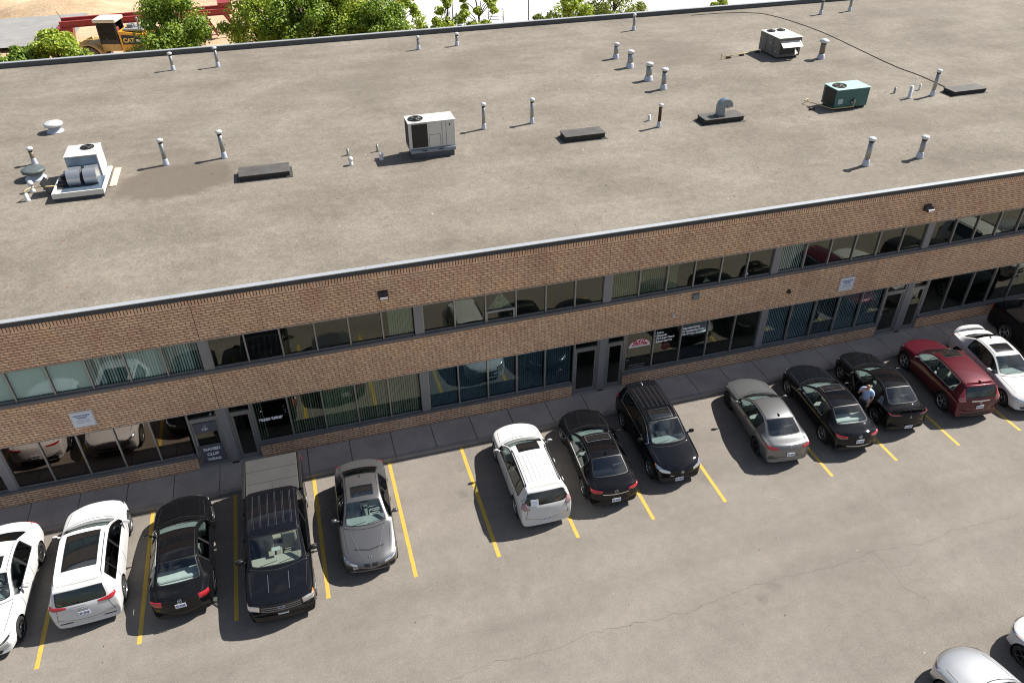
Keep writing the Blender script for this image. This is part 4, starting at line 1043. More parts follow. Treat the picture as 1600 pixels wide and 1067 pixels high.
for a in ((6.37, 9.96, .29, .05, 'thin grey stub behind a white one, left of the white box unit', GALV, 0), (6.37, 8.86, .34, .07, 'white capped stub, leftmost near the white box unit', PVC, 1),
 (7.66, 10.01, .32, .045, 'thin grey stub behind the white one nearest the white box unit', GALV, 0), (7.68, 9.04, .30, .07, 'white capped stub at the shadow tip of the white box unit', PVC, 1),
 (20.58, 9.98, .28, .06, 'white stub behind the dark rusty pipe', PVC, 0), (34.3, 9.92, .30, .05, 'leftmost small stub right of the green unit', GALV, 0), (35.87, 9.96, .3, .05, 'small stub behind the tall pipe by the rightmost hatch', PVC, 0),
 (34.47, 9.02, .62, .085, 'taller white plastic stub right of the green unit', PVC, 0), (34.86, 9.3, .95, .02, 'thin pale rod leaning beside the white plastic stub', PVC, 0),
 (-6.03, 9.91, .46, .075, 'white capped stub behind the gas line at far left', PVC, 1), (-6.06, 9.06, .30, .075, 'white stub that the gas line rises from at far left', PVC, 0)): stub(*a)
def hatch(x0, x1, y0, y1, h, label):
    o = empty('roof_hatch', ((x0+x1)/2, (y0+y1)/2, H), label=label, cat='roof hatch', group='low dark roof hatches')
    a, b = (x1-x0)/2, (y1-y0)/2; mb = MB()
    mb.box(-a, a, -b, b, 0, h-.03, bev=.01); mb.add([(-a-.12, -b-.12, .004), (a+.12, -b-.12, .004), (a+.12, b+.12, .004), (-a-.12, b+.12, .004), (-a, -b, .06), (a, -b, .06), (a, b, .06), (-a, b, .06)], [(0, 1, 5, 4), (1, 2, 6, 5), (2, 3, 7, 6), (3, 0, 4, 7)])
    mb.build('curb', mat('tarred_curb', (.028, .026, .025), .75, nscale=5, namt=.3), o)
    mb = MB(); mb.box(-a-.03, a+.03, -b-.03, b+.03, h-.03, h, bev=.008); mb.build('lid', mat('tarred_lid', (.085, .078, .072), .6, nscale=2.2, namt=.3, bump=.3), o)
    return o
hatch(1.86, 3.83, 8.42, 9.32, .25, 'low dark hatch, leftmost, between the open unit and the white box unit')
hatch(15.86, 17.72, 8.50, 9.28, .28, 'low dark hatch right of the white box unit, nothing on it')
gh = hatch(22.82, 24.82, 8.62, 9.42, .26, 'low dark hatch with a grey gooseneck duct on it')
hatch(36.82, 38.8, 8.6, 9.35, .24, 'low dark hatch at far right where the loose cable ends')
gn = empty('gooseneck_vent', (23.75, 9.02, H+.262), label='grey sheet metal gooseneck duct standing on a dark hatch', cat='vent')
mb = MB(); w_ = .17; pts = [(0, 0), (0, .42)]+[(.20-.20*math.cos(a*math.pi/8), .42+.20*math.sin(a*math.pi/8)) for a in range(1, 8)]+[(.40, .38)]
vs = []
for i, (px, pz) in enumerate(pts):
    a = pts[max(i-1, 0)]; b = pts[min(i+1, len(pts)-1)]; t = Vector((b[0]-a[0], 0, b[1]-a[1])).normalized(); nn = Vector((-t.z, 0, t.x))
    for sx, sy in ((-1, -1), (1, -1), (1, 1), (-1, 1)): vs.append(Vector((px, 0, pz))+nn*sx*.15+Vector((0, sy*w_, 0)))
fs = [(i*4+k, i*4+(k+1) % 4, i*4+4+(k+1) % 4, i*4+4+k) for i in range(len(pts)-1) for k in range(4)]
mb.add(vs, fs, 0, False); mb.build('duct', mat('duct_metal', (.24, .29, .34), .4, .6), gn)
mb = MB(); mb.box(-.19, .19, -.2, .2, 0, .03); mb.build('base_flange', GALV, gn)
# low round vents
def mush(x, y, label, m, r=.36, flat=False):
    o = empty('round_roof_vent', (x, y, H), label=label, cat='roof vent', group='low round roof vents')
    mb = MB(); mb.lathe([(r*.95, 0), (r*.9, .04), (r*.68, .10), (r*.66, .30)], 24, 0); mb.build('base', LEAD, o)
    mb = MB(); mb.lathe([(r*.7, .26), (r*1.0, .30), (r*1.02, .40), (r*.9, .44), (.001, .47 if not flat else .45)], 28, 0); mb.build('cap', m, o)
mush(-6.32, 16.85, 'low round vent with a pale bowl shaped cap standing alone at upper left', CAPW, .40); mush(-6.17, 11.3, 'low round vent with dark green grey disc cap beside the open unit', mat('dark_disc', (.10, .12, .12), .5, nscale=4, namt=.3), .44, True)
# package air conditioners
def fan(o, x, y, z, r, m=M_BLACK, lit=True):
    mb = MB(); mb.lathe([(r, 0), (r*1.04, .03), (r*.97, .04), (r*.95, 0)], 32, 0, Matrix.Translation((x, y, z)), cap=False)
    fo = mb.build('fan_ring', m, o)
    mb = MB(); mb.lathe([(r*.96, 0), (.001, 0)], 32, 0, Matrix.Translation((x, y, z+.004)), cap=False); mb.build('fan_well', M_WELL, fo)
    mb = MB()
    for k in range(4):
        a = k*math.pi/2+.5; c, s = math.cos(a), math.sin(a)
        mb.add([(x+r*.15*c, y+r*.15*s, z+.02), (x+r*.85*math.cos(a-.3), y+r*.85*math.sin(a-.3), z+.010), (x+r*.85*math.cos(a+.3), y+r*.85*math.sin(a+.3), z+.03)], [(0, 1, 2)])
    mb.lathe([(r*.22, .0), (r*.22, .035), (.001, .04)], 14, 0, Matrix.Translation((x, y, z))); mb.build('fan_blades', mat('fan_metal', (.42, .42, .42), .4, .5), fo)
    mb = MB()
    for q in (.35, .55, .75, .93): mb.tube([(x+r*q*math.cos(a*math.pi/12), y+r*q*math.sin(a*math.pi/12), z+.05) for a in range(25)], .005, 4)
    for k in range(4): a = k*math.pi/4; mb.bar((x-r*math.cos(a), y-r*math.sin(a), z+.05), (x+r*math.cos(a), y+r*math.sin(a), z+.05), .008)
    mb.build('fan_guard', m, fo)
def coil(o, x0, x1, y0, y1, z0, z1, face, m=None):
    m = m or mat('coil_fins', (.018, .017, .014), .6); mb = MB()
    if face == 'front': mb.box(x0, x1, y0-.012, y0-.002, z0, z1)
    elif face == 'left': mb.box(x0-.012, x0-.002, y0, y1, z0, z1)
    c = mb.build('coil_panel', m, o); mb = MB(); n = 22
    for k in range(n+1):
        z = z0+(z1-z0)*k/n
        if face == 'front': mb.box(x0, x1, y0-.017, y0-.012, z-.002, z+.002)
        else: mb.box(x0-.017, x0-.012, y0, y1, z-.002, z+.002)
    mb.build('coil_guard', mat('guard_wire', (.06, .058, .05), .5), c)
PWH = mat('cream_unit_paint', (.62, .61, .57), .42, nscale=1.5, namt=.06); PGR = mat('unit_side_paint', (.42, .42, .44), .45, nscale=1.2, namt=.08)
CURBM = mat('unit_curb_metal', (.22, .26, .32), .4, .4)
u = empty('rooftop_unit', (0, 0, 0), label='white box air conditioner with a dark coil corner and one round fan on top', cat='air conditioner', group='package units on the roof')
mb = MB(); mb.box(8.98, 10.80, 8.62, 9.60, H, H+.28, bev=.015); mb.build('curb', mat('dark_curb', (.07, .08, .10), .6), u)
mb = MB(); mb.box(8.90, 10.86, 8.54, 9.68, H+.28, H+.43, bev=.02); mb.build('base_rail', CURBM, u)
mb = MB(); mb.box(8.88, 10.88, 8.66, 9.58, H+.43, H+1.55, bev=.02); mb.build('cabinet', PWH, u)
coil(u, 9.01, 9.68, 8.66, 0, H+.50, H+1.50, 'front'); coil(u, 8.88, 0, 8.74, 9.5, H+.50, H+1.50, 'left')
mb = MB(); mb.box(8.86, 10.90, 8.63, 9.61, H+1.55, H+1.585, bev=.008); mb.build('top_panel', PWH, u); fan(u, 9.28, 9.10, H+1.587, .31)
mb = MB()
for xx in (10.48, 10.30): mb.box(xx, xx+.008, 8.652, 8.658, H+.46, H+1.5)
mb.box(9.74, 10.22, 8.652, 8.658, H+1.0, H+1.008); mb.box(9.74, 9.748, 8.652, 8.658, H+.46, H+1.0); mb.box(10.22, 10.228, 8.652, 8.658, H+.46, H+1.0)
mb.build('panel_joints', M_SEAM, u); 
for bx in ((10.62, 10.66, 8.64, 8.66, H+1.33, H+1.42), (9.4, 9.6, 8.52, 8.54, H+.36, H+.40), (10.1, 10.3, 8.52, 8.54, H+.36, H+.40)): mb = MB(); mb.box(*bx); mb.build('latch', M_BLACK, u)
# green unit
PGT = mat('green_unit_top', (.38, .56, .50), .4, nscale=2, namt=.08); PGS = mat('green_unit_paint', (.045, .145, .135), .42, nscale=1.3, namt=.12)
u = empty('rooftop_unit', (0, 0, 0), label='green air conditioner with a dark coil end, round fan and yellow gas pipe', cat='air conditioner', group='package units on the roof')
mb = MB(); mb.box(29.8, 31.5, 8.62, 9.58, H, H+.10); mb.build('curb', M_BLACK, u)
mb = MB(); mb.box(29.72, 31.55, 8.55, 9.63, H+.10, H+.98, bev=.015); mb.build('cabinet', PGS, u)
mb = MB(); mb.box(29.69, 31.58, 8.52, 9.66, H+.98, H+1.01, bev=.008); mb.build('top_panel', PGT, u); fan(u, 30.18, 9.1, H+1.012, .33, mat('brown_guard', (.06, .04, .025), .6))
coil(u, 29.72, 0, 8.65, 9.5, H+.16, H+.94, 'left')
mb = MB(); mb.box(29.86, 30.12, 8.535, 8.545, H+.30, H+.55); mb.build('data_label', mat('pale_label', (.40, .50, .58), .5), u)
mb = MB(); mb.box(30.68, 30.78, 8.43, 8.55, H+.30, H+.52, bev=.01); mb.lathe([(.06, 0), (.06, .05)], 12, 0, Matrix.Translation((30.62, 8.5, H+.36)) @ Matrix.Rotation(R(90), 4, 'X')); mb.build('shutoff_valve', GALV, u)
GAS = mat('yellow_gas_pipe', (.62, .47, .22), .55)
def gaspipe(pts, label, r=.022, blocks=()):
    o = empty('gas_pipe', pts[0], label=label, cat='gas pipe', group='yellow gas lines on the roof'); b0 = Vector(pts[0])
    mb = MB()
    for a, b in zip(pts, pts[1:]): mb.tube([Vector(a)-b0, Vector(b)-b0], r, 8)
    for p_ in pts[1:-1]: mb.lathe([(.001, -r*1.4), (r*1.4, 0), (.001, r*1.4)], 8, 0, Matrix.Translation(Vector(p_)-b0))
    mb.build('pipe', GAS, o)
    if blocks:
        mb = MB()
        for x, y in blocks: mb.box(x-b0.x-.12, x-b0.x+.12, y-b0.y-.07, y-b0.y+.07, H-b0.z, H-b0.z+.10)
        mb.build('wood_block', mat('timber_block', (.06, .04, .03), .9), o)
z = H+.16
gaspipe([(29.3, 10.1, H+.02), (29.3, 10.1, z), (28.95, 9.9, z), (29.55, 8.42, z), (30.7, 8.42, z), (30.7, 8.42, z+.16)], 'yellow gas pipe wrapped round the corner of the green unit', blocks=((28.8, 9.0),))
# far grey unit
PG3 = mat('grey_unit_paint', (.15, .138, .13), .6, nscale=1.4, namt=.1)
u = empty('rooftop_unit', (0, 0, 0), label='grey brown air conditioner with two fans on a cream top, open hooded end', cat='air conditioner', group='package units on the roof'); u['shift'] = -.5
mb = MB(); mb.box(31.9, 33.2, 17.6, 19.3, H, H+.10); mb.build('curb', M_BLACK, u)
mb = MB(); mb.box(31.80, 33.30, 17.50, 19.45, H+.10, H+1.14, bev=.015); mb.build('cabinet', PG3, u)
mb = MB(); mb.box(31.77, 33.33, 17.44, 19.48, H+1.14, H+1.17, bev=.008); mb.build('top_panel', PWH, u)
fan(u, 32.2, 19.05, H+1.172, .24); fan(u, 32.85, 19.05, H+1.172, .24)
mb = MB(); mb.add([(31.9, 17.5, H+.98), (33.2, 17.5, H+.98), (33.2, 17.12, H+.72), (31.9, 17.12, H+.72), (31.9, 17.5, H+.94), (33.2, 17.5, H+.94), (33.2, 17.14, H+.69), (31.9, 17.14, H+.69)], [(0, 3, 2, 1), (4, 5, 6, 7), (0, 1, 5, 4), (3, 7, 6, 2), (0, 4, 7, 3), (1, 2, 6, 5)]); mb.add([(32.9, 17.48, H+.62), (33.2, 17.48, H+.25), (32.8, 17.2, H+.25)], [(0, 1, 2)]); mb.build('rain_hood', PWH, u)
mb = MB(); mb.box(31.95, 33.15, 17.485, 17.497, H+.24, H+.70); mb.build('filter_opening', mat('dark_filter', (.05, .05, .055), .8), u)
mb = MB(); mb.box(31.785, 31.797, 18.0, 18.012, H+.22, H+1.04); mb.box(31.785, 31.797, 18.75, 18.76, H+.22, H+1.04); mb.build('panel_joints', M_SEAM, u)
for yy, zz in ((17.7, .40), (18.3, .75), (19.25, .85)): mb = MB(); mb.box(31.78, 31.797, yy-.03, yy+.03, H+zz-.03, H+zz+.03); mb.build('latch', PVC, u)
gaspipe([(28.75, 17.9, H+.02), (28.75, 17.9, H+.30), (28.95, 17.95, H+.12), (31.65, 18.6, H+.12), (31.8, 18.6, H+.2)], 'yellow gas pipe on black blocks running to the grey unit', blocks=((29.3, 18.03), (30.3, 18.27), (31.5, 18.56)))
# open blower unit
SHT = mat('blue_grey_sheet', (.20, .27, .36), .28, .6, nscale=2, namt=.15); BLW = mat('blower_metal', (.50, .52, .55), .28, .7)
u = empty('rooftop_unit', (0, 0, 0), label='opened white unit showing two silver blower drums, a fan box behind them', cat='air conditioner', group='package units on the roof')
mb = MB(); mb.box(-4.98, -3.25, 8.62, 11.1, H, H+.16); mb.build('curb', mat('dark_curb', (.07, .08, .10), .6), u)
mb = MB(); mb.box(-5.05, -3.20, 8.52, 11.2, H+.16, H+.22); 
for a, b, c, d_ in ((-5.05, -3.20, 8.52, 8.58), (-5.05, -4.99, 8.59, 10.2), (-3.26, -3.20, 8.59, 10.2)): mb.box(a, b, c, d_, H+.22, H+.36)
mb.build('base_tray', PWH, u)
mb = MB(); mb.box(-4.80, -3.28, 8.85, 10.2, H+.222, H+.24); mb.build('tray_floor', SHT, u)
mb = MB()
mb.box(-4.62, -3.42, 10.2, 11.45, H+.22, H+1.12, bev=.015); mb.build('condenser_box', PWH, u)
mb = MB(); mb.box(-4.60, -3.44, 10.165, 10.195, H+.55, H+1.09); mb.build('bare_panel', SHT, u)
mb = MB(); mb.box(-4.64, -3.40, 10.18, 11.47, H+1.12, H+1.145, bev=.006); mb.build('top_panel', PWH, u); fan(u, -3.86, 11.05, H+1.147, .26)
for cx_ in (-4.33, -3.72):
    mb = MB(); A_ = Matrix.Translation((cx_, 9.62, H+.50)) @ Matrix.Rotation(R(90), 4, 'Y'); mb.lathe([(.30, -.24), (.32, -.235), (.32, .235), (.30, .24)], 28, 0, A_, smooth=False); mb.box(cx_-.235, cx_+.235, 9.60, 10.15, H+.24, H+.76)
    mb.build('blower_drum', BLW, u)
mb = MB(); A_ = Matrix.Translation((-4.78, 9.5, H+.36)) @ Matrix.Rotation(R(90), 4, 'Y'); mb.lathe([(.12, -.15), (.12, .15)], 16, 0, A_); mb.box(-4.9, -4.7, 9.9, 10.1, H+.24, H+.5); mb.build('motor', M_BLACK, u)
mb = MB(); mb.box(-3.18, -2.92, 9.5, 11.4, H+.01, H+.035); lp = mb.build('plywood_sheet', mat('bare_plywood', (.62, .50, .38), .8, nscale=3, namt=.12)); tag(lp, 'pale plywood strip lying along the right side of the opened unit', 'plywood')
mb = MB(); mb.box(-.34, .34, -.02, .02, 0, .62); pl = mb.build('loose_panel', M_BLACK); pl.location = (-5.22, 9.55, H+.01); pl.rotation_euler = (R(-25), 0, R(88)); tag(pl, 'black sheet leaning against the left side of the opened unit', 'panel')
z = H+.22
gaspipe([(-6.06, 9.06, H+.30), (-6.06, 9.06, H+.42), (-5.9, 9.35, H+.40), (-5.06, 9.35, H+.36)], 'yellow gas pipe feeding the opened unit at far left')
# loose cable
pts = [(32, 27.9), (34.5, 27.8), (36.2, 27.3), (37.19, 26.22), (37.78, 23.3), (37.85, 20.27), (37.58, 16.75), (37.42, 13.71), (37.57, 11.82), (37.42, 9.5)]
P_ = []
for i in range(len(pts)-1):
    p0, p1, p2, p3 = [Vector((*pts[max(0, min(len(pts)-1, i+k))], 0)) for k in (-1, 0, 1, 2)]
    for q in range(6):
        t = q/6; P_.append(.5*((2*p1)+(p2-p0)*t+(2*p0-5*p1+4*p2-p3)*t*t+(3*p1-p0-3*p2+p3)*t**3)+Vector((random.uniform(-.02, .02), 0, H+.02)))
mb = MB(); mb.tube(P_, .022, 6); cb_ = mb.build('cable', mat('dark_cable', (.07, .055, .045), .8)); tag(cb_, 'loose dark cable snaking across the roof to the rightmost hatch', 'cable')
# small litter on the gravel
rr = random.Random(11); LIT = [mat('tar_scrap', (.05, .045, .04), .9), mat('rust_scrap', (.22, .10, .06), .9), mat('pale_scrap', (.5, .48, .45), .8)]
mb = MB()
for i in range(140):
    x, y = rr.uniform(-10, 52), rr.uniform(.6, 27.5); s = rr.uniform(.015, .045); a = rr.uniform(0, 3); c, q = math.cos(a)*s, math.sin(a)*s
    mb.add([(x-c, y-q, H+.006), (x+q, y-c, H+.006), (x+c, y+q, H+.022), (x-q, y+c, H+.012)], [(0, 1, 2, 3)], rr.choice((0, 0, 0, 1, 2)))
tag(mb.build('roof_debris', LIT), kind='stuff', label='tiny dark scraps scattered over the gravel roof', cat='debris')
# ------------------------------------------------------------ behind the building
def terrain(name, x0, x1, y0, y1, step, fn, m, z=0.0):
    nx = int((x1-x0)/step); ny = int((y1-y0)/step); vs = []
    for j in range(ny+1):
        for i in range(nx+1):
            x = x0+(x1-x0)*i/nx; y = y0+(y1-y0)*j/ny; vs.append((x, y, z+fn(x, y)))
    fs = [(j*(nx+1)+i, j*(nx+1)+i+1, (j+1)*(nx+1)+i+1, (j+1)*(nx+1)+i) for j in range(ny) for i in range(nx)]
    mb = MB(); mb.add(vs, fs, 0, True); return tag(mb.build(name, m), kind='structure')
from mathutils import noise as mnoise
def sandz(x, y):
    h = .10*mnoise.noise(Vector((x*.5, y*.5, 0)))+.15
    for cx_, cy_, rx, ry, hh in ((-17.5, 79, 8, 5, 1.5), (-5, 84, 12, 7, 1.2), (-28, 86, 9, 7, 2.0), (4, 82, 7, 5, .8), (-12, 95, 14, 6, 3)):
        d = ((x-cx_)/rx)**2+((y-cy_)/ry)**2
        if d < 1: h += hh*(1-d)**1.3*(1+.25*mnoise.noise(Vector((x*.7, y*.7, 3))))
    return h
terrain('sand_ground', -60, 17.5, 28.9, 120, .8, sandz, SAND)
sheet('concrete_yard', 17.5, 150, 28.9, 150, .05, PADM)
mb = MB()
for k in range(12): mb.box(20+k*9.0, 20.05+k*9.0, 29, 149, .051, .054); mb.box(17.6, 149.9, 34+k*9, 34.05+k*9, .055, .058)
tag(mb.build('yard_joints', mat('joint_dark', (.42, .41, .40), .9)), kind='structure')
sheet('concrete_slab', -34, -14.5, 62.5, 75.0, .62, m_concrete('grey_slab', (.25, .245, .24), (.32, .31, .30), .06))
# trees: tapered trunk, limbs, leaf clumps
LF1 = m_leaf('leaf_green', (.08, .175, .016), (.38, .50, .065)); LF2 = m_leaf('leaf_yellow_green', (.16, .27, .022), (.58, .66, .09)); LF3 = m_leaf('leaf_pale', (.16, .24, .04), (.42, .46, .12))
BARK = mat('bark', (.09, .07, .05), .9, nscale=6, namt=.3)
def tree(x, y, h, rx, rz_, n, m, label, seed, name='leafy_tree', cat='tree', leaf=.115, clump=.82, group='trees along the rear of the building', low=.45, sparse=0):
    r_ = random.Random(seed); rng = np.random.default_rng(seed)
    o = empty(name, (x, y, 0), label=label, cat=cat, group=group); cz_ = h-rz_
    mb = MB(); top = h-rz_*.5
    tp = [Vector((r_.uniform(-.06, .06)*k, r_.uniform(-.06, .06)*k, top*k/6)) for k in range(7)]
    mb.tube(tp, [.17*h/9*(1-.13*k) for k in range(7)], 9)
    cl = []
    for k in range(n):
        while True:
            v = Vector((r_.uniform(-1, 1), r_.uniform(-1, 1), r_.uniform(-1, 1)))
            if .25 < v.length < 1: break
        q = Vector((v.x*rx*(1.0 if v.z < .2 else 1-.45*v.z), v.y*rx*(1.0 if v.z < .2 else 1-.45*v.z), cz_+v.z*rz_))
        cl.append(q)
        b = tp[min(6, max(1, int((q.z-rx*.5)/top*6)))]
        mid = (b+q)/2+Vector((r_.uniform(-.2, .2), r_.uniform(-.2, .2), r_.uniform(-.1, .35)))
        mb.tube([b, mid, q], [.05*h/9, .03*h/9, .012], 5)
    mb.build('trunk', BARK, o)
    V = []; F = []; per = int((1-sparse)*270)
    cs = np.array([tuple(c) for c in cl]); C_ = np.repeat(cs, per, 0); N = len(C_)
    d = rng.normal(size=(N, 3)); d /= np.linalg.norm(d, axis=1)[:, None]
    rad = (rng.uniform(.25, 1, N)**.6)[:, None]*np.repeat(rng.uniform(.6, 1.35, n), per)[:, None]*clump*rx/2.6
    P0 = C_+d*rad*np.array([1, 1, .8]); nrm = d+rng.normal(size=(N, 3))*.6+np.array([0, 0, .5]); nrm /= np.linalg.norm(nrm, axis=1)[:, None]
    t = np.cross(nrm, rng.normal(size=(N, 3))); t /= np.linalg.norm(t, axis=1)[:, None]; b = np.cross(nrm, t)
    s = (leaf*rng.uniform(.6, 1.25, N))[:, None]
    A = P0-t*s; B = P0+b*s*.55+nrm*s*.12; Cc = P0+t*s; Dd = P0-b*s*.55+nrm*s*.12
    V = np.stack([A, B, Cc, Dd], 1).reshape(-1, 3); me = bpy.data.meshes.new('crown')
    me.from_pydata(V.tolist(), [], [(4*i, 4*i+1, 4*i+2, 4*i+3) for i in range(N)]); me.materials.append(m); me.update(); link('crown', me, o)
    return o
G1 = 'trees along the rear of the building'
tree(-2.0, 34.0, 10.1, 2.5, 3.2, 60, LF1, 'dense green tree just right of the yellow loader', 1)
tree(3.4, 35.0, 10.4, 2.6, 3.2, 54, LF2, 'green tree behind the left end of the long rear parapet, second from the loader', 2)
tree(6.0, 33.6, 10.3, 2.3, 3.4, 56, LF1, 'dark green tree, third from the loader in the thick clump', 3)
tree(8.3, 35.0, 10.2, 2.5, 3.0, 56, LF2, 'yellow green tree in the middle of the thick clump', 4)
tree(11.2, 33.4, 9.0, 2.3, 2.4, 52, LF1, 'low dense tree under the yellow lattice boom', 5)
tree(13.0, 35.5, 8.6, 1.7, 2.2, 28, LF2, 'thin tree at the right end of the thick clump, gaps showing pale yard', 6, sparse=.4)
tree(16.3, 34, 8.7, 1.6, 2.2, 26, LF2, 'loose tree against the pale yard with a thin post through it', 7, sparse=.3)
tree(18.6, 34.5, 9.6, 1.6, 2.8, 26, LF2, 'taller loose tree left of the metal cage', 8, sparse=.35)
tree(23.0, 34, 7.5, .9, 1.2, 12, LF3, 'small pale sapling by the thin post right of the metal cage', 9, sparse=.4)
tree(25.6, 34.2, 8.9, 1.8, 2.2, 34, LF2, 'round loose tree right of the second thin post', 10, sparse=.3)
tree(29.2, 34.3, 8.9, 2.2, 2.1, 36, LF3, 'wide pale tree behind the plain steel pipe', 11, sparse=.3)
tree(38.6, 35, 6.9, .9, .9, 12, LF2, 'small tree top peeping over the parapet near the right', 12, sparse=.3)
for i, (x, y, h, rx, m, lb) in enumerate(((-11.4, 34, 7.3, 1.7, LF1, 'leafy bush at the far left edge behind the parapet'), (-9.4, 34.6, 7.9, 1.9, LF2, 'pale green bush left of the yellow loader bucket'), (-8.1, 34, 6.8, 1.4, LF1, 'low dark bush right in front of the yellow loader'), (-13.9, 35, 7.4, 1.8, LF2, 'bush mostly cut off by the left frame edge'))):
    tree(x, y, h, rx, 1.8, 34, m, lb, 30+i, 'bush', 'bush', group='bushes behind the left parapet')
# wheel loader
CATY = mat('machine_yellow', (.72, .36, .035), .4, coat=.3, nscale=1.5, namt=.12); CATY2 = mat('worn_machine_yellow', (.62, .42, .16), .5, nscale=2, namt=.15); MDK = mat('machine_dark', (.03, .03, .032), .6)
ld = empty('wheel_loader', (-8.7, 55.6, .1), rz=R(-14), label='yellow articulated wheel loader with a dark cab and cream cab roof', cat='wheel loader'); ld.scale = (1.1, 1.1, 1.1)
mb = MB(); mb.add([(.2, -1.0, 1.1), (3.6, -1.0, 1.0), (3.6, -1.0, 2.35), (.2, -1.0, 2.75), (.2, 1.0, 1.1), (3.6, 1.0, 1.0), (3.6, 1.0, 2.35), (.2, 1.0, 2.75)], [(0, 1, 2, 3), (4, 7, 6, 5), (3, 2, 6, 7), (1, 5, 6, 2), (0, 3, 7, 4), (0, 4, 5, 1)]); mb.box(3.55, 3.9, -.9, .9, .9, 1.9, bev=.06); mb.build('engine_cover', CATY, ld)
mb = MB(); mb.add([(.35, -1.012, 1.75), (1.9, -1.012, 1.75), (2.25, -1.012, 2.35), (.35, -1.012, 2.5)], [(0, 1, 2, 3)]); dp = mb.build('dark_decal', MDK, ld)
def textv(s, size, loc, rot, m, parent, bold=.0):
    c = bpy.data.curves.new('lettering', 'FONT'); c.body = s; c.size = size; c.extrude = .002; c.offset = bold; c.materials.append(m); o = textmesh('lettering', c, parent); o.location = loc; o.rotation_euler = rot; return o
textv('CAT', .44, (.45, -1.03, 1.92), (R(90), 0, 0), mat('yellow_lettering', (.75, .55, .15), .5), dp, .02); textv('980', .26, (1.45, -1.03, 1.96), (R(90), 0, 0), INKW, dp, .01)
mb = MB(); mb.box(.5, 2.1, -.8, .8, 2.72, 2.86, bev=.03); mb.tube([(1.5, .1, 2.8), (1.5, .1, 3.35), (1.42, .1, 3.55)], .09, 10); mb.box(.7, 1.2, -.3, .3, 2.86, 3.1, bev=.05); mb.build('exhaust', mat('machine_grey', (.25, .25, .26), .5), ld)
mb = MB(); mb.box(-1.45, .05, -.78, .78, 1.2, 1.75, bev=.04); mb.build('cab_base', CATY2, ld)
mb = MB()
for sx in (-1.42, -.02):
    for sy in (-.74, .74): mb.box(sx-.05, sx+.05, sy-.05, sy+.05, 1.75, 3.35)
mb.box(-1.45, .03, -.78, -.72, 1.75, 2.05); mb.box(-1.45, .03, .72, .78, 1.75, 2.05); cbm = mb.build('cab_frame', MDK, ld)
mb = MB(); mb.box(-1.40, -.02, -.77, -.76, 2.06, 3.33); mb.box(-1.40, -.02, .76, .77, 2.06, 3.33); mb.box(-1.46, -1.45, -.7, .7, 1.85, 3.33); mb.build('cab_glass', glass('cab_glass', (.10, .12, .12), .02, blend=.15), ld)
mb = MB(); mb.box(-.75, -.2, -.28, .28, 1.76, 2.1, bev=.06); mb.box(-.32, -.15, -.28, .28, 2.05, 2.85, bev=.05); mb.build('operator_seat', mat('worn_red_seat', (.22, .05, .04), .8), ld)
mb = MB(); mb.box(-1.65, .15, -.9, .9, 3.35, 3.62, bev=.09); mb.build('cab_roof', mat('cream_cab_roof', (.62, .58, .50), .5), ld)
mb = MB(); mb.add([(-1.5, -.55, 1.0), (-3.0, -.55, .9), (-3.2, -.55, 1.9), (-1.6, -.55, 1.8), (-1.5, .55, 1.0), (-3.0, .55, .9), (-3.2, .55, 1.9), (-1.6, .55, 1.8)], [(0, 3, 2, 1), (4, 5, 6, 7), (3, 7, 6, 2), (1, 2, 6, 5), (0, 1, 5, 4), (0, 4, 7, 3)]); mb.build('front_frame', CATY2, ld)
mb = MB()
for sy in (-.45, .45): mb.bar((-2.5, sy, 1.9), (-4.3, sy, 1.3), .16, .34); mb.bar((-4.3, sy, 1.3), (-5.2, sy, .5), .16, .34)
mb.build('lift_arm', CATY2, ld)
mb = MB(); A_ = [(-5.1, .9), (-5.2, .35), (-5.6, .05), (-6.4, .05)]; vs = [(x, sy, z) for sy in (-1.5, 1.5) for x, z in A_]+[(x+.04, sy, z+.05) for sy in (-1.5, 1.5) for x, z in A_]
mb.add(vs, [(0, 1, 5, 4), (1, 2, 6, 5), (2, 3, 7, 6), (8, 12, 13, 9), (9, 13, 14, 10), (10, 14, 15, 11), (0, 8, 9, 1), (1, 9, 10, 2), (4, 5, 13, 12), (3, 2, 10, 11), (0, 4, 12, 8)]); mb.build('bucket', CATY2, ld)
TR = mat('dusty_tyre', (.14, .13, .12), .95)
for x_ in (-2.4, 2.0):
    for sy in (-1.05, 1.05):
        wh = empty('wheel', (x_, sy, .82)); wh.parent = ld; A_ = Matrix.Rotation(R(90), 4, 'X')
        mb = MB(); mb.lathe([(.45, .26), (.72, .30), (.80, .26), (.80, -.26), (.72, -.30), (.45, -.26)], 28, 0, A_, cap=False)
        for k in range(22): 
            a = k*2*math.pi/22; mb.box(.78, .84, -.27, .27, -.05, .05, M=Matrix.Rotation(a, 4, 'Y'))
        mb.build('tyre', TR, wh)
        mb = MB(); mb.lathe([(.46, .2), (.40, .05), (.15, .05), (.12, .2), (.001, .2)], 20, 0, A_, cap=False); mb.lathe([(.46, -.2), (.40, -.05), (.15, -.05), (.12, -.2), (.001, -.2)], 20, 0, A_, cap=False); mb.build('rim', CATY, wh)
        mb = MB(); n_ = 12; vs = []
        for k in range(n_+1):
            a = math.pi*(.08+.84*k/n_); 
            for yy in (sy-.32, sy+.32): vs += [(x_+1.0*math.cos(a), yy, .82+1.0*math.sin(a)), (x_+1.06*math.cos(a), yy, .82+1.06*math.sin(a))]
        fs = []
        for k in range(n_): q = 4*k; fs += [(q, q+2, q+6, q+4), (q+1, q+5, q+7, q+3), (q, q+4, q+5, q+1), (q+2, q+3, q+7, q+6)]
        mb.add(vs, fs, 0, True); mb.build('fender', CATY2, ld)
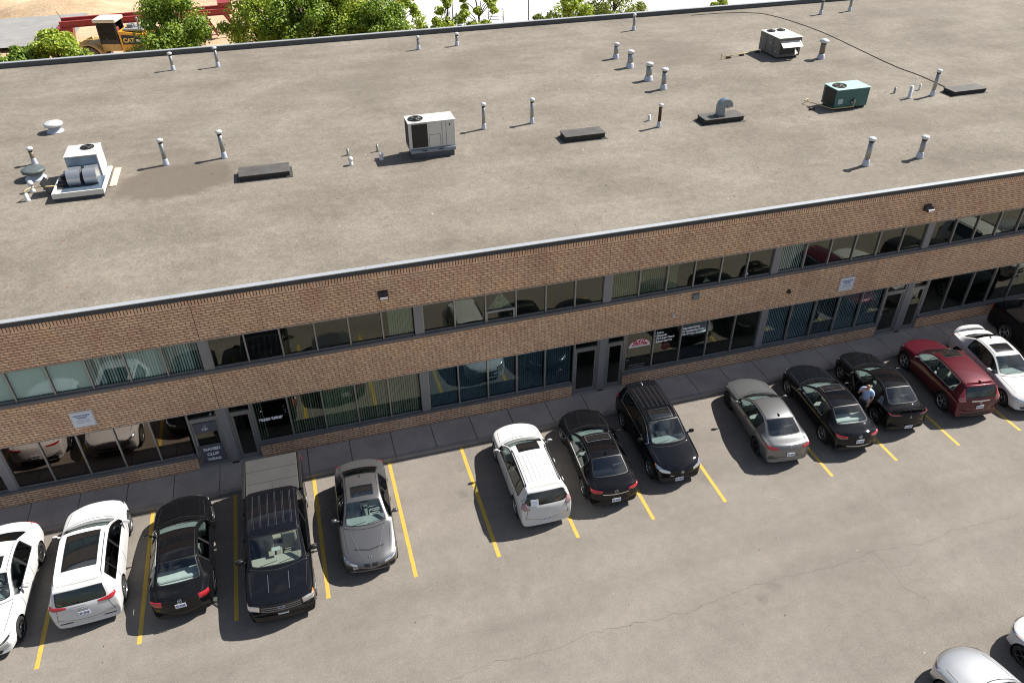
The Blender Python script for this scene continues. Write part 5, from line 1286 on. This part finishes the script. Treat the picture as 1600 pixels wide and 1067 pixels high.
# red steel boom lying on stands
REDM = mat('red_steel', (.30, .035, .035), .45, nscale=1.2, namt=.2)
rt = empty('red_steel_frame', (-15.0, 61.2, 0), rz=R(3.5), label='long dark red steel frame lying behind the loader on legs', cat='steel frame')
mb = MB()
for yy in (0, 1.6): mb = MB(); mb.box(.4, 15.6, yy-.09, yy+.09, 2.3, 2.75); mb.box(.4, 15.6, yy-.16, yy+.16, 2.75, 2.80); mb.box(.4, 15.6, yy-.16, yy+.16, 2.25, 2.30); mb.build('long_beam', REDM, rt)
for k in range(7): mb = MB(); mb.box(.6+2.4*k, .75+2.4*k, .12, 1.48, 2.35, 2.5); mb.build('cross_member', REDM, rt)
mb = MB(); mb.add([(0, -.1, 2.2), (1.4, -.1, 2.2), (1.0, -.1, .15), (.4, -.1, .15), (0, 1.7, 2.2), (1.4, 1.7, 2.2), (1.0, 1.7, .15), (.4, 1.7, .15)], [(0, 1, 2, 3), (4, 7, 6, 5), (0, 3, 7, 4), (1, 5, 6, 2), (3, 2, 6, 7), (0, 4, 5, 1)]); mb.build('end_leg', REDM, rt)
for yy in (.1, 1.5):
    for a_, b_, w_ in (((14.9, yy, 2.3), (16.2, yy, .1), .22), ((13.0, yy, 2.3), (14.0, yy, .3), .14), ((5.2, yy, 2.3), (6.2, yy, .2), .14)): mb = MB(); mb.bar(a_, b_, w_); mb.build('support_leg', REDM, rt)
mb = MB(); mb.box(14.5, 15.8, .1, 1.5, 2.8, 3.3); mb.build('end_box', REDM, rt)
mb = MB(); mb.bar((.2, .0, 2.4), (-1.1, -.4, 1.3), .10); mb.bar((.5, 1.2, 2.9), (.3, 1.2, 3.5), .07); mb.box(.3, .8, -.19, -.17, 1.95, 2.05); mb.build('hitch', mat('pale_steel', (.55, .55, .55), .4, .5), rt)
# yellow lattice boom
LB = mat('lattice_orange', (.50, .22, .05), .5, nscale=1, namt=.2)
lb = empty('lattice_boom', (0, 0, 0), label='yellow lattice crane boom lying behind the thick clump of trees', cat='crane boom')
a0 = Vector((10.0, 62.5, 1.4)); a1 = Vector((18.4, 68.0, 1.8)); dv = (a1-a0); L_ = dv.length; dv.normalize(); sv = dv.cross(Vector((0, 0, 1))).normalized(); uv = sv.cross(dv)
cor = [sv*s1*.9+uv*s2*.8 for s1, s2 in ((-1, -1), (1, -1), (1, 1), (-1, 1))]
mb = MB()
for c_ in cor: mb.bar(a0+c_*.7, a1+c_, .13)
mb.build('chord', LB, lb); mb = MB(); n_ = 8
for k in range(n_):
    for q in range(4):
        c0, c1 = cor[q], cor[(q+1) % 4]; f0 = k/n_; f1 = (k+1)/n_; mb.bar(a0+dv*L_*f0+c0*(.7+.3*f0), a0+dv*L_*f1+c1*(.7+.3*f1), .07)
        mb.bar(a0+dv*L_*f1+c0*(.7+.3*f1), a0+dv*L_*f1+c1*(.7+.3*f1), .07)
mb.build('lacing', LB, lb); mb = MB()
for s1 in (-1, 1): mb.bar(a1+sv*s1*.95-uv*.9+dv*.1, a1+sv*s1*.95+uv*1.0+dv*.1, .3, .3)
mb.bar(a1-sv*.95+uv*.9+dv*.1, a1+sv*.95+uv*.9+dv*.1, .3); mb.bar(a1-sv*.95-uv*.9+dv*.1, a1+sv*.95-uv*.9+dv*.1, .3); mb.build('end_frame', mat('orange_steel', (.62, .22, .03), .5), lb)
# posts, cage, far red car
for x, y, h, lb_ in ((17.2, 37.0, 8.6, 'thin grey pole standing in the loose tree left of the metal cage'), (22.95, 36.5, 9.4, 'thin grey pole beside the pale sapling right of the metal cage')):
    o = empty('pole', (x, y, 0), label=lb_, cat='pole', group='thin poles behind the rear parapet'); mb = MB(); mb.lathe([(.07, 0), (.04, h)], 10, 0); mb.build('shaft', GALV, o); mb = MB(); mb.lathe([(.14, 0), (.14, .05)], 10, 0); mb.build('base_plate', GALV, o)
cg = empty('guard_cage', (24.45, 53.9, .06), rz=R(-12), label='small steel guard rail cage standing on the pale yard', cat='cage'); mb = MB()
for x_ in (0, 1.45):
    for y_ in (0, 1.2): mb.tube([(x_, y_, 0), (x_, y_, 2.55)], .03, 6)
for z_ in (1.0, 1.8, 2.55):
    for a_, b_ in (((0, 0), (1.45, 0)), ((0, 1.2), (1.45, 1.2)), ((0, 0), (0, 1.2)), ((1.45, 0), (1.45, 1.2))): mb.tube([(*a_, z_), (*b_, z_)], .026, 6)
mb.build('rails', GALV, cg); mb = MB(); mb.box(.1, 1.35, .1, 1.1, .0, .12); mb.build('hatch_lid', mat('dark_lid', (.08, .08, .085), .6), cg)
# ------------------------------------------------------------ the person between the two black sedans
def skin(name, verts, edges, rad, m, parent, sub=2, root=0, flat=None):
    me = bpy.data.meshes.new(name); me.from_pydata(verts, edges, []); o = bpy.data.objects.new(name, me); COL.objects.link(o)
    md = o.modifiers.new('skin', 'SKIN'); md.use_smooth_shade = True
    for i, r in enumerate(rad): me.skin_vertices[0].data[i].radius = (r, r) if not isinstance(r, tuple) else r
    me.skin_vertices[0].data[root].use_root = True
    s = o.modifiers.new('sub', 'SUBSURF'); s.levels = sub; s.render_levels = sub
    ev = o.evaluated_get(bpy.context.evaluated_depsgraph_get()); nm = bpy.data.meshes.new_from_object(ev); bpy.data.objects.remove(o)
    nm.materials.clear(); nm.materials.append(m)
    for p in nm.polygons: p.use_smooth = True
    return link(name, nm, parent)
SKINM = mat('skin', (.52, .27, .17), .5); SHIRT = mat('pale_blue_shirt', (.42, .55, .80), .85, nscale=6, namt=.08); TROU = mat('dark_trousers', (.025, .028, .04), .9); SHOE = mat('dark_shoes', (.015, .014, .013), .5); HAIR = mat('short_grey_hair', (.16, .10, .07), .9)
pr = empty('person', (23.83, -4.38, 0), rz=R(118), label='person in pale blue shirt between two black sedans, hand raised to the face', cat='person')
V = [(0, 0, .93), (0, .01, 1.12), (0, .02, 1.32), (0, .02, 1.43), (0, .05, 1.50), (0, .07, 1.58), (0, .075, 1.66)]; Rr = [(.15, .11), (.145, .10), (.165, .11), (.09, .075), (.055, .055), (.075, .088), (.068, .08)]
E = [(0, 1), (1, 2), (2, 3), (3, 4), (4, 5), (5, 6)]
def chain(pts, rad, start):
    i0 = start
    for p, r in zip(pts, rad): V.append(p); Rr.append(r); E.append((i0, len(V)-1)); i0 = len(V)-1
    return i0
for s, arm in ((-1, [(-.20, .01, 1.39), (-.26, .02, 1.13), (-.22, .14, .92), (-.20, .18, .86)]), (1, [(.20, .02, 1.39), (.27, .16, 1.18), (.13, .22, 1.42), (.10, .20, 1.48)])):
    e = chain(arm, [.055, .043, .030, .032], 3)
    w0 = Vector(arm[-1]); dr_ = (w0-Vector(arm[-2])).normalized(); sd = dr_.cross(Vector((0, 1, 0))).normalized()
    for k, (off, ln) in enumerate(((-.030, .070), (-.010, .080), (.010, .075), (.030, .058))):
        a = w0+dr_*.035+sd*off; b = a+dr_*ln*.55; c_ = b+(dr_*.6+Vector((0, -.5, 0))).normalized()*ln*.5; chain([tuple(a), tuple(b), tuple(c_)], [.011, .009, .008], e)
    chain([tuple(w0+sd*-.04), tuple(w0+sd*-.06+dr_*.035)], [.011, .009], e)
    e = chain([(s*.09, 0, .86), (s*.11, .02, .50), (s*.12, -.01, .10), (s*.12, .03, .05), (s*.125, .15, .035)], [.085, .058, .042, .040, .032], 0)
body = skin('body', V, E, Rr, SKINM, pr)
mb = MB()   # face
for s in (-1, 1): mb.lathe([(.001, -.010), (.010, 0), (.001, .010)], 8, 0, Matrix.Translation((s*.028, .148, 1.625))); mb.lathe([(.001, -.03), (.014, 0), (.001, .03)], 8, 1, Matrix.Translation((s*.078, .07, 1.61)))
mb.lathe([(.012, -.03), (.018, -.012), (.006, .03)], 8, 1, Matrix.Translation((0, .155, 1.60))); mb.box(-.022, .022, .142, .150, 1.556, 1.563, 2)
mb.build('face', [M_BLACK, SKINM, mat('lips', (.35, .12, .10), .5)], body)
skin('shirt', [(0, 0, .90), (0, .01, 1.12), (0, .02, 1.32), (0, .02, 1.44), (-.20, .01, 1.395), (-.25, .02, 1.20), (.20, .02, 1.395), (.255, .11, 1.25)], [(0, 1), (1, 2), (2, 3), (3, 4), (4, 5), (3, 6), (6, 7)], [(.175, .135), (.17, .125), (.19, .13), (.11, .09), .075, .07, .075, .07], SHIRT, pr)
skin('trousers', [(0, 0, .95), (-.09, 0, .86), (-.11, .02, .50), (-.12, -.01, .10), (.09, 0, .86), (.11, .02, .50), (.12, -.01, .10)], [(0, 1), (1, 2), (2, 3), (0, 4), (4, 5), (5, 6)], [(.165, .125), .10, .075, .062, .10, .075, .062], TROU, pr)
for s in (-1, 1): skin('shoe', [(s*.12, -.03, .045), (s*.125, .10, .04), (s*.13, .18, .032)], [(0, 1), (1, 2)], [.05, .046, .036], SHOE, pr)
mb = MB(); mb.lathe([(.083, -.03), (.086, .0), (.07, .03), (.055, .04)], 18, 0, Matrix.Translation((0, .055, 1.60)) @ Matrix.Rotation(R(28), 4, 'X'), cap=False); mb.build('hair', HAIR, pr)
# ------------------------------------------------------------ the parked cars
def paint(name, c, metal=0, rough=.35, coat=1): return mat(name, c, rough, metal, coat*.75, .015, spec=.2 if metal else 0.0)
WHT = paint('white_paint', (.64, .64, .635), 0, .4); WHT2 = paint('pearl_white_paint', (.62, .625, .63), 0, .35); BLK = paint('black_paint', (.006, .006, .007), 0, .25); BLK2 = paint('blue_black_paint', (.006, .0066, .0088), 0, .3)
GRY = paint('graphite_paint', (.15, .15, .155), .65, .34); SLV = paint('warm_silver_paint', (.19, .195, .20), .65, .36); MAR = paint('maroon_paint', (.085, .004, .013), .25, .33); SL2 = paint('bright_silver_paint', (.52, .53, .54), .7, .32)
def emblem(c, x, z, sgn, kind, r=.055):
    p, nn = c['snapend'](x, z, sgn); q = nn.normalized(); Mx = Matrix.Translation(p+q*.012) @ q.to_track_quat('Z', 'Y').to_matrix().to_4x4(); mb = MB()
    def ring(ox, oy, rr, w=.010, sx=1): mb.tube([Mx @ Vector((ox+rr*sx*math.cos(a*math.pi/9), oy+rr*math.sin(a*math.pi/9), .004)) for a in range(19)], w, 5)
    if kind == 'rings':
        for k in range(4): ring((k-1.5)*.062, 0, .040, .006)
    elif kind == 'oval': ring(0, 0, r, .007, 1.9)
    elif kind == 'vee': ring(0, 0, r, .007); mb.bar(Mx @ Vector((-.03, .035, .004)), Mx @ Vector((0, -.03, .004)), .010); mb.bar(Mx @ Vector((.03, .035, .004)), Mx @ Vector((0, -.03, .004)), .010)
    elif kind == 'h': mb.bar(Mx @ Vector((-.028, -.035, .004)), Mx @ Vector((-.035, .035, .004)), .012); mb.bar(Mx @ Vector((.028, -.035, .004)), Mx @ Vector((.035, .035, .004)), .012); mb.bar(Mx @ Vector((-.03, 0, .004)), Mx @ Vector((.03, 0, .004)), .012); ring(0, 0, r, .005)
    elif kind == 'diamonds':
        for a in (90, 210, 330):
            c_, s_ = math.cos(R(a)), math.sin(R(a)); o_ = Vector((c_*.03, s_*.03, .004)); mb.add([Mx @ (o_+Vector((c_*.03, s_*.03, 0))), Mx @ (o_+Vector((-s_*.016, c_*.016, 0))), Mx @ (o_-Vector((c_*.03, s_*.03, 0))), Mx @ (o_-Vector((-s_*.016, c_*.016, 0)))], [(0, 1, 2, 3)])
    elif kind == 'wing': ring(0, 0, r, .006, 1.2); mb.bar(Mx @ Vector((-.05, .02, .004)), Mx @ Vector((0, -.015, .004)), .010); mb.bar(Mx @ Vector((.05, .02, .004)), Mx @ Vector((0, -.015, .004)), .010)
    else: ring(0, 0, r, .008, 1.1); mb.bar(Mx @ Vector((-.04, -.02, .004)), Mx @ Vector((.04, .02, .004)), .012)
    o = mb.build('emblem', M_CHROME, c['root'])
    if kind == 'oval':
        m2 = MB(); m2.lathe([(r*.96, 0), (.001, .002)], 20, 0, Mx @ Matrix.Diagonal((1.9, 1, 1, 1)), cap=False); m2.build('emblem_field', mat('blue_enamel', (.02, .06, .25), .3), o)
    return o
def script(c, s, x, z, sgn, size=.07, m=M_CHROME):
    p, nn = c['snapend'](x, z, sgn); cu = bpy.data.curves.new('badge_letters', 'FONT'); cu.body = s; cu.size = size; cu.extrude = .003; cu.align_x = 'CENTER'; cu.offset = .002; cu.materials.append(m)
    o = textmesh('badge_letters', cu, c['root']); o.location = p+nn*.012; t = math.atan2(nn.z, abs(nn.y)); o.rotation_euler = (R(90)-t, 0, 0 if sgn < 0 else math.pi)
def x_q5(c):
    emblem(c, 0, .93, -1, 'rings')
    c['patch']([(-c['hw']*.80, .40), (-c['hw']*.45, .40)], [(-c['hw']*.80, .36), (-c['hw']*.45, .36)], M_BLACK, 'exhaust_trim', 4, 2, .012, fn=lambda x, z: c['snapend'](x, z, -1)); c['patch']([(c['hw']*.80, .40), (c['hw']*.45, .40)], [(c['hw']*.80, .36), (c['hw']*.45, .36)], M_BLACK, 'exhaust_trim', 4, 2, .012, fn=lambda x, z: c['snapend'](x, z, -1))
def x_vw(c): emblem(c, 0, .93, -1, 'vee')
def x_acura(c): emblem(c, 0, .90, -1, 'wing', .05)
def x_elan(c): emblem(c, 0, .97, -1, 'slash', .045)
def x_maz(c): emblem(c, 0, .90, -1, 'wing')
def x_lan(c): emblem(c, 0, .88, -1, 'diamonds')
def x_mcrv(c):
    emblem(c, 0, .93, -1, 'h'); mb = MB(); c['ribbon']([c['snapend'](c['hw']*.42*(-1+2*i/10), .99, -1) for i in range(11)], .05, .012, mb=mb); mb.build('tailgate_chrome', M_CHROME, c['root'])
def x_crv(c): emblem(c, 0, .74, 1, 'h')
def x_out(c):
    for s in (-1, 1): c['patch']([(s*c['hw']*.60, 1.50), (s*c['hw']*.70, 1.47)], [(s*c['hw']*.70, 1.15), (s*c['hw']*.93, 1.13)], mat('black_quarter_glass', (.01, .01, .012), .08, coat=.5), 'quarter_glass', 3, 5, .010, fn=lambda x, z: c['snapend'](x, z, -1))
    emblem(c, 0, .90, -1, 'diamonds')
    p, nn = c['snapend'](-.42, 1.22, -1); q = nn.normalized(); Mx = Matrix.Translation(p+q*.012) @ q.to_track_quat('Z', 'Y').to_matrix().to_4x4()
    mb = MB(); mb.box(-.13, .13, -.11, .11, 0, .004, M=Mx); st = mb.build('window_sticker', PVC, c['root']); mb = MB()
    for k in range(4):
        for j in range(3): mb.box(-.11+.055*k, -.075+.055*k, -.07+.05*j, -.045+.05*j, .005, .006, M=Mx)
    mb.build('sticker_print', mat('pale_blue_print', (.25, .38, .60), .6), st)
def x_bmw(c):
    hw = c['hw']; P_ = c['snaptop']; Yf = c['Yf']; mb = MB()
    for s in (-1, 1):
        c['ribbon']([P_(s*hw*(.30+.30*k/8), Yf(.35+k/8*.95)) for k in range(9)], .016, .010, mb=mb)
    mb.build('bonnet_crease', mat('crease_highlight', (.26, .26, .27), .3, .6), c['root'])
    for s in (-1, 1): c['patch']([(s*.03, .67), (s*.22, .67)], [(s*.04, .58), (s*.19, .58)], M_BLACK, 'kidney_grille', 3, 3, .022, fn=lambda x, z: c['snapend'](x, z, 1))
    c['patch']([(-hw*.52, Yf(.62)), (0, Yf(.50)), (hw*.52, Yf(.62))], [(-hw*.50, Yf(.66)), (0, Yf(.545)), (hw*.50, Yf(.66))], M_SEAM, 'bonnet_scoop', 4, 1, .006, fn=P_)
    emblem(c, 0, .76, 1, 'slash', .035)
    for s in (-1, 1): c['patch']([(s*hw*.62, .40), (s*hw*.90, .42)], [(s*hw*.62, .27), (s*hw*.88, .27)], M_BLACK, 'side_intake', 4, 3, .010, fn=lambda x, z: c['snapend'](x, z, 1))
def x_f150(c):
    hw = c['hw']; Yf = c['Yf']; root = c['root']; P_ = c['snaptop']
    cov = mat('tonneau_vinyl', (.05, .05, .051), .6, nscale=1.5, namt=.12)
    mb = MB(); y0, y1 = Yf(6.02), Yf(4.22); mb.box(-hw*.86, hw*.86, y0, y1, 1.352, 1.385, bev=.012); tc_ = mb.build('bed_cover', cov, root)
    mb = MB()
    for yy in (y0+.6, y0+1.2): mb.box(-hw*.85, hw*.85, yy-.008, yy+.008, 1.386, 1.388)
    mb.box(-.008, .008, y0+1.22, y1-.25, 1.386, 1.388); mb.build('cover_seams', M_SEAM, tc_)
    for s in (-1, 1): mb = MB(); mb.box(s*hw*.93-.05, s*hw*.93+.05, y0, y1, 1.34, 1.40, bev=.015); mb.build('bed_rail', M_BLACK, root)
    mb = MB(); mb.box(-hw*.92, hw*.92, y0-.05, y0+.0, 1.30, 1.385, bev=.01); mb.build('tailgate_cap', M_BLACK, root)
    emblem(c, 0, .88, 1, 'oval', .05)
    for s in (-1, 1):
        mb = MB(); c['ribbon']([P_(s*.30, Yf(.45+.6*k/6)) for k in range(7)], .02, .012, mb=mb); mb.build('bonnet_rib', mat('rib_gloss', (.10, .10, .12), .2, .3), root)
        c['patch']([(s*hw*.995, Yf(1.55)), (s*hw*.995, Yf(4.0))], [(s*hw*.995, Yf(1.55)), (s*hw*.995, Yf(4.0))], M_BLACK, 'door_moulding', 8, 1, .012) if False else None
    mb = MB(); c['ribbon']([c['snapend'](c['hw']*.9*(-1+2*i/14), .56, 1) for i in range(15)], .09, .012, mb=mb); mb.build('chrome_bumper_strip', M_BLACK, root)
    mb = MB(); mb.box(-.13, .13, Yf(1.95), Yf(1.80), 1.33, 1.335, M=None); mb.build('dash_paper', mat('dim_paper', (.28, .30, .28), .8), root)
BASE = dict()
def C(name, **k): return make_car(name, k)
C('parked_suv', kind='suv', cat='suv', label='white suv with a huge panoramic glass roof, its red tail lamps facing the camera', group='cars parked along the kerb', paint=WHT2, L=4.66, W=1.90, H=1.66, loc=(-4.04, -5.93), ang=-2.2, front='far', sunroof=(2.18, 3.60, .50), rw=.73, taillight='slim', rim='ten', seat=M_SEATD, rear_glass=G_DARK, rails=WHT2, extra=x_q5, lower_rear=WHT2, rplate=.80, trim=M_BLACK, mirror=WHT2, side_glass=G_DARK)
C('parked_sedan', kind='sedan', label='black sedan between the panoramic roof white suv and the pickup truck, red tail lamps', group='cars parked along the kerb', paint=BLK, L=4.77, W=1.83, H=1.46, loc=(-1.34, -6.50), ang=-1.8, front='far', taillight='block', seat=M_SEATG, extra=x_vw, rplate=.78, lower_rear=BLK, trim=M_CHROME, rim='seven')
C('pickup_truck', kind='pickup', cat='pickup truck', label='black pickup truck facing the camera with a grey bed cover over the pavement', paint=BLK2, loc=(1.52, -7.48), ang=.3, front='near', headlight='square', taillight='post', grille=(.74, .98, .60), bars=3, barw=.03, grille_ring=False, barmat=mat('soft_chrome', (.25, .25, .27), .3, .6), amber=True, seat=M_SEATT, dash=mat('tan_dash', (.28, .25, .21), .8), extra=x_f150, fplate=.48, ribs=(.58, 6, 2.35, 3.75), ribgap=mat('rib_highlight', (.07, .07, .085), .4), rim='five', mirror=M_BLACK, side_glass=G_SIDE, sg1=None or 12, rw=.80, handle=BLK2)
C('parked_sedan', kind='sedan', label='graphite grey sports sedan facing the camera, dark sunroof, right of the pickup truck', group='cars parked along the kerb', paint=GRY, L=4.62, W=1.80, H=1.42, loc=(4.27, -6.55), ang=2.6, front='near', sunroof=(2.42, 2.86, .40), seat=M_SEATG, rear_glass=G_DARK, grille=(.30, .42, .48), bars=0, grille_ring=False, extra=x_bmw, fplate=.46, fpx=.42, rim='ten', fin=True, finmat=GRY, dash=M_DASH, trim=M_BLACK)
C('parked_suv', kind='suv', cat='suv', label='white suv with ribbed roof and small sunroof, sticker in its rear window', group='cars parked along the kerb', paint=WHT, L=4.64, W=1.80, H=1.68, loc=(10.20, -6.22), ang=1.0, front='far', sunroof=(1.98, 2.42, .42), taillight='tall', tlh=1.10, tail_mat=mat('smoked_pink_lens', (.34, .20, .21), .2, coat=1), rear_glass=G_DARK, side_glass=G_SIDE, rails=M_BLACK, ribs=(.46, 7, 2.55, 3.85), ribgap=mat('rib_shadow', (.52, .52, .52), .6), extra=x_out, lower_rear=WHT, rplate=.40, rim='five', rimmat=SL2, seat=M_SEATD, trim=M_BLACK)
C('parked_sedan', kind='sedan', label='black sedan with chrome lined windows and a sunroof, left of the black suv', group='cars parked along the kerb', paint=BLK, L=4.76, W=1.85, H=1.45, loc=(12.70, -6.13), ang=3.9, front='far', sunroof=(2.30, 2.66, .48), sr_seal=mat('soft_chrome', (.25, .25, .27), .3, .6), seat=M_SEATG, trim=M_CHROME, rear_chrome=.80, extra=x_acura, rim='ten', rplate=.56, fin=True, rear_glass=glass('smoked_rear_glass', (.16, .18, .19), .13), lower_rear=BLK)
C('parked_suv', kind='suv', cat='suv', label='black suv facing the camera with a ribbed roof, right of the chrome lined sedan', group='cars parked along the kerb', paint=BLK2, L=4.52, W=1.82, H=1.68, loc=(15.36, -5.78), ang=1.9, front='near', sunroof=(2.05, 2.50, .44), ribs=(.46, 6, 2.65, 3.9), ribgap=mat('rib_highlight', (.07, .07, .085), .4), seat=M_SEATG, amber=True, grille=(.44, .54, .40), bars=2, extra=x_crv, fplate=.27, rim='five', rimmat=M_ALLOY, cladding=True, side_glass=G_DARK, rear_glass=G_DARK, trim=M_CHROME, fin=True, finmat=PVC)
C('parked_sedan', kind='sedan', label='warm silver sedan with plain roof and dark steel wheels, first right of the empty bays', group='cars parked along the kerb', paint=SLV, L=4.55, W=1.79, H=1.44, loc=(19.55, -6.02), ang=7.0, front='far', taillight='wrap', seat=M_SEATG, rear_glass=glass('smoked_rear_glass', (.16, .18, .19), .13), extra=x_elan, rim='cover', rimmat=M_BLACK, rplate=.66, amber=True, fin=True, lower_rear=SLV)
C('parked_sedan', kind='sedan', label='blue black sedan with sunroof and alloy wheels parked right beside the silver one', group='cars parked along the kerb', paint=BLK2, L=4.86, W=1.83, H=1.44, loc=(22.33, -6.22), ang=6.3, front='far', taillight='wrap', tailclear=True, sunroof=(2.22, 2.62, .46), sr_seal=mat('soft_chrome', (.25, .25, .27), .3, .6), seat=M_SEATG, extra=x_maz, rim='ten', rear_chrome=.52, rplate=.72, trim=M_CHROME, lower_rear=BLK2)
def x_lancer(c):
    x_lan(c); hw = c['hw']; Yf = c['Yf']; s = -1
    # the driver's door stands open on the left side
    yh = Yf(1.66); dr = empty('open_door', (s*(hw-.03), yh, 0)); dr.parent = c['root']; dr.rotation_euler = (0, 0, -R(24)); n = 9; mb = MB(); vs = []
    for i in range(n+1):
        y = -1.06*i/n
        for z, ox in ((.30, -.02), (.50, .03), (.70, .04), (.90, .0)):
            vs.append((s*ox, y, z)); vs.append((s*ox-s*.06, y, z))
    fs = []
    for i in range(n):
        b = i*8; d_ = b+8
        for k in range(3): fs += [(b+2*k, b+2*k+2, d_+2*k+2, d_+2*k), (b+2*k+1, d_+2*k+1, d_+2*k+3, b+2*k+3)]
        fs += [(b, d_, d_+1, b+1), (b+6, b+7, d_+7, d_+6)]
    fs += [(0, 1, 3, 2), (2, 3, 5, 4), (4, 5, 7, 6)]; b = n*8; fs += [(b, b+2, b+3, b+1), (b+2, b+4, b+5, b+3), (b+4, b+6, b+7, b+5)]
    mb.add(vs, fs, 0, True); mb.build('door_skin', BLK, dr)
    mb = MB(); mb.bar((.0, -.05, .90), (.12, -.55, 1.33), .03); mb.bar((.12, -.55, 1.33), (.13, -1.02, 1.36), .03); mb.bar((.13, -1.02, 1.36), (0, -1.05, .90), .03); mb.build('window_frame', M_BLACK, dr)
C('parked_sedan', kind='sedan', label='black sedan with a boot spoiler and an open driver door, left of the maroon suv', group='cars parked along the kerb', paint=BLK, L=4.57, W=1.76, H=1.49, loc=(24.86, -5.80), ang=8.0, front='far', taillight='slim', tailclear=True, spoiler=True, seat=M_SEATG, extra=x_lancer, rim='five', rplate=.44, lower_rear=BLK, rear_glass=glass('smoked_rear_glass', (.16, .18, .19), .13))
C('parked_suv', kind='suv', cat='suv', label='maroon suv with a dark sunroof and chrome lined side windows', group='cars parked along the kerb', paint=MAR, L=4.54, W=1.82, H=1.66, loc=(27.98, -5.90), ang=8.0, front='far', taillight='tall', tailclear=True, sunroof=(2.02, 2.46, .42), seat=M_SEATG, trim=M_CHROME, extra=x_mcrv, rim='five', rplate=.74, cladding=True, rear_glass=G_DARK, fin=True, finmat=MAR)
C('parked_sedan', kind='sedan', label='white sedan with a boot spoiler and dark sunroof facing the camera at the right edge', group='cars parked along the kerb', paint=WHT, L=4.85, W=1.80, H=1.47, loc=(30.45, -6.35), ang=8.0, front='near', sunroof=(2.42, 2.90, .44), spoiler=True, seat=M_SEATG, rear_glass=G_DARK, side_glass=G_DARK, fplate=.40, rim='five', fin=True, finmat=GALV)
C('parked_sedan', kind='sedan', label='white sedan cut by the left frame edge, facing the camera, black wheels', group='cars parked along the kerb', paint=WHT2, L=4.85, W=1.86, H=1.45, loc=(-6.85, -6.45), ang=1.0, front='near', sunroof=(2.40, 2.82, .40), seat=M_SEATD, rear_glass=G_DARK, rim='ten', rimmat=M_DALLOY, fplate=.40, darklamp=True, taillight='slim', side_glass=G_SIDE)
C('pickup_truck', kind='pickup', cat='pickup truck', label='black pickup truck cut by the right frame edge behind the white sedan', paint=BLK, L=5.6, W=1.9, loc=(33.55, -6.2), ang=8.0, front='near', taillight='post', headlight='square', grille=(.40, .54, .55), bars=3, rim='five', mirror=M_BLACK, sg1=12)
C('parked_suv', kind='suv', cat='suv', label='white suv with dark roof rails, added off frame for the far right window reflections', group='cars parked along the kerb', paint=WHT, L=4.7, W=1.85, H=1.75, loc=(37.4, -6.6), ang=8.0, front='far', rails=M_BLACK, taillight='block', side_glass=G_DARK, rear_glass=G_DARK, rim='five')  # unseen suv, added only to be mirrored in the far right windows
C('parked_suv', kind='suv', cat='suv', label='pale silver suv beyond the mirrored white one, added off frame for window reflections', group='cars parked along the kerb', paint=SL2, L=4.7, W=1.85, H=1.75, loc=(40.6, -6.4), ang=8.0, front='near', rails=M_BLACK, taillight='block', side_glass=G_DARK, rear_glass=G_DARK, rim='five')  # second added suv, out of view, gives those windows more to reflect
C('parked_sedan', kind='sedan', label='bright silver car cut by the bottom frame edge, bonnet towards the building', group='cars in the near row', paint=SL2, L=4.7, W=1.80, H=1.48, loc=(19.72, -18.72), ang=-4.0, front='far', seat=M_SEATG, rim='five', grille=(.48, .62, .5))
C('parked_sedan', kind='sedan', label='white car at the lower right corner with an orange side lamp', group='cars in the near row', paint=WHT, L=4.75, W=1.82, H=1.48, loc=(22.62, -18.5), ang=-4.0, front='far', amber=True, rim='five', rimmat=M_DALLOY)
C('parked_car', kind='sedan', label='distant red car on the pale yard at the top edge', paint=paint('red_paint', (.45, .01, .02)), loc=(60.6, 56.6), ang=60, front='far', z=.06)

# ------------------------------------------------------------ grit on the asphalt, and every Empty moved to the base of its thing
rr = random.Random(21); mb = MB()
for i in range(170):
    x, y = rr.uniform(-8, 34), rr.uniform(-16, -1.7); s = rr.uniform(.008, .028); a = rr.uniform(0, 3); c, q = math.cos(a)*s, math.sin(a)*s
    mb.add([(x-c, y-q, .004), (x+q, y-c, .004), (x+c, y+q, .014), (x-q, y+c, .008)], [(0, 1, 2, 3)], rr.choice((0, 0, 1, 2)))
tag(mb.build('grit', LIT), kind='stuff', label='tiny scraps and grit scattered over the asphalt', cat='grit')
for o in [o for o in bpy.data.objects if o.type == 'EMPTY' and o.parent is None and o.location.length < 1e-6 and not o.rotation_euler.z]:
    cs = [ch.location+Vector(v) for ch in o.children if ch.type == 'MESH' and ch.rotation_euler.x == 0 for v in ch.bound_box]
    if not cs: continue
    d = Vector(((min(v.x for v in cs)+max(v.x for v in cs))/2, (min(v.y for v in cs)+max(v.y for v in cs))/2, min(v.z for v in cs)))
    if o.name.startswith('commercial'): d.z = 0
    for ch in o.children: ch.location = ch.location-d
    o.location = d+Vector((0, o.get('shift', 0), 0))
    if 'shift' in o: del o['shift']
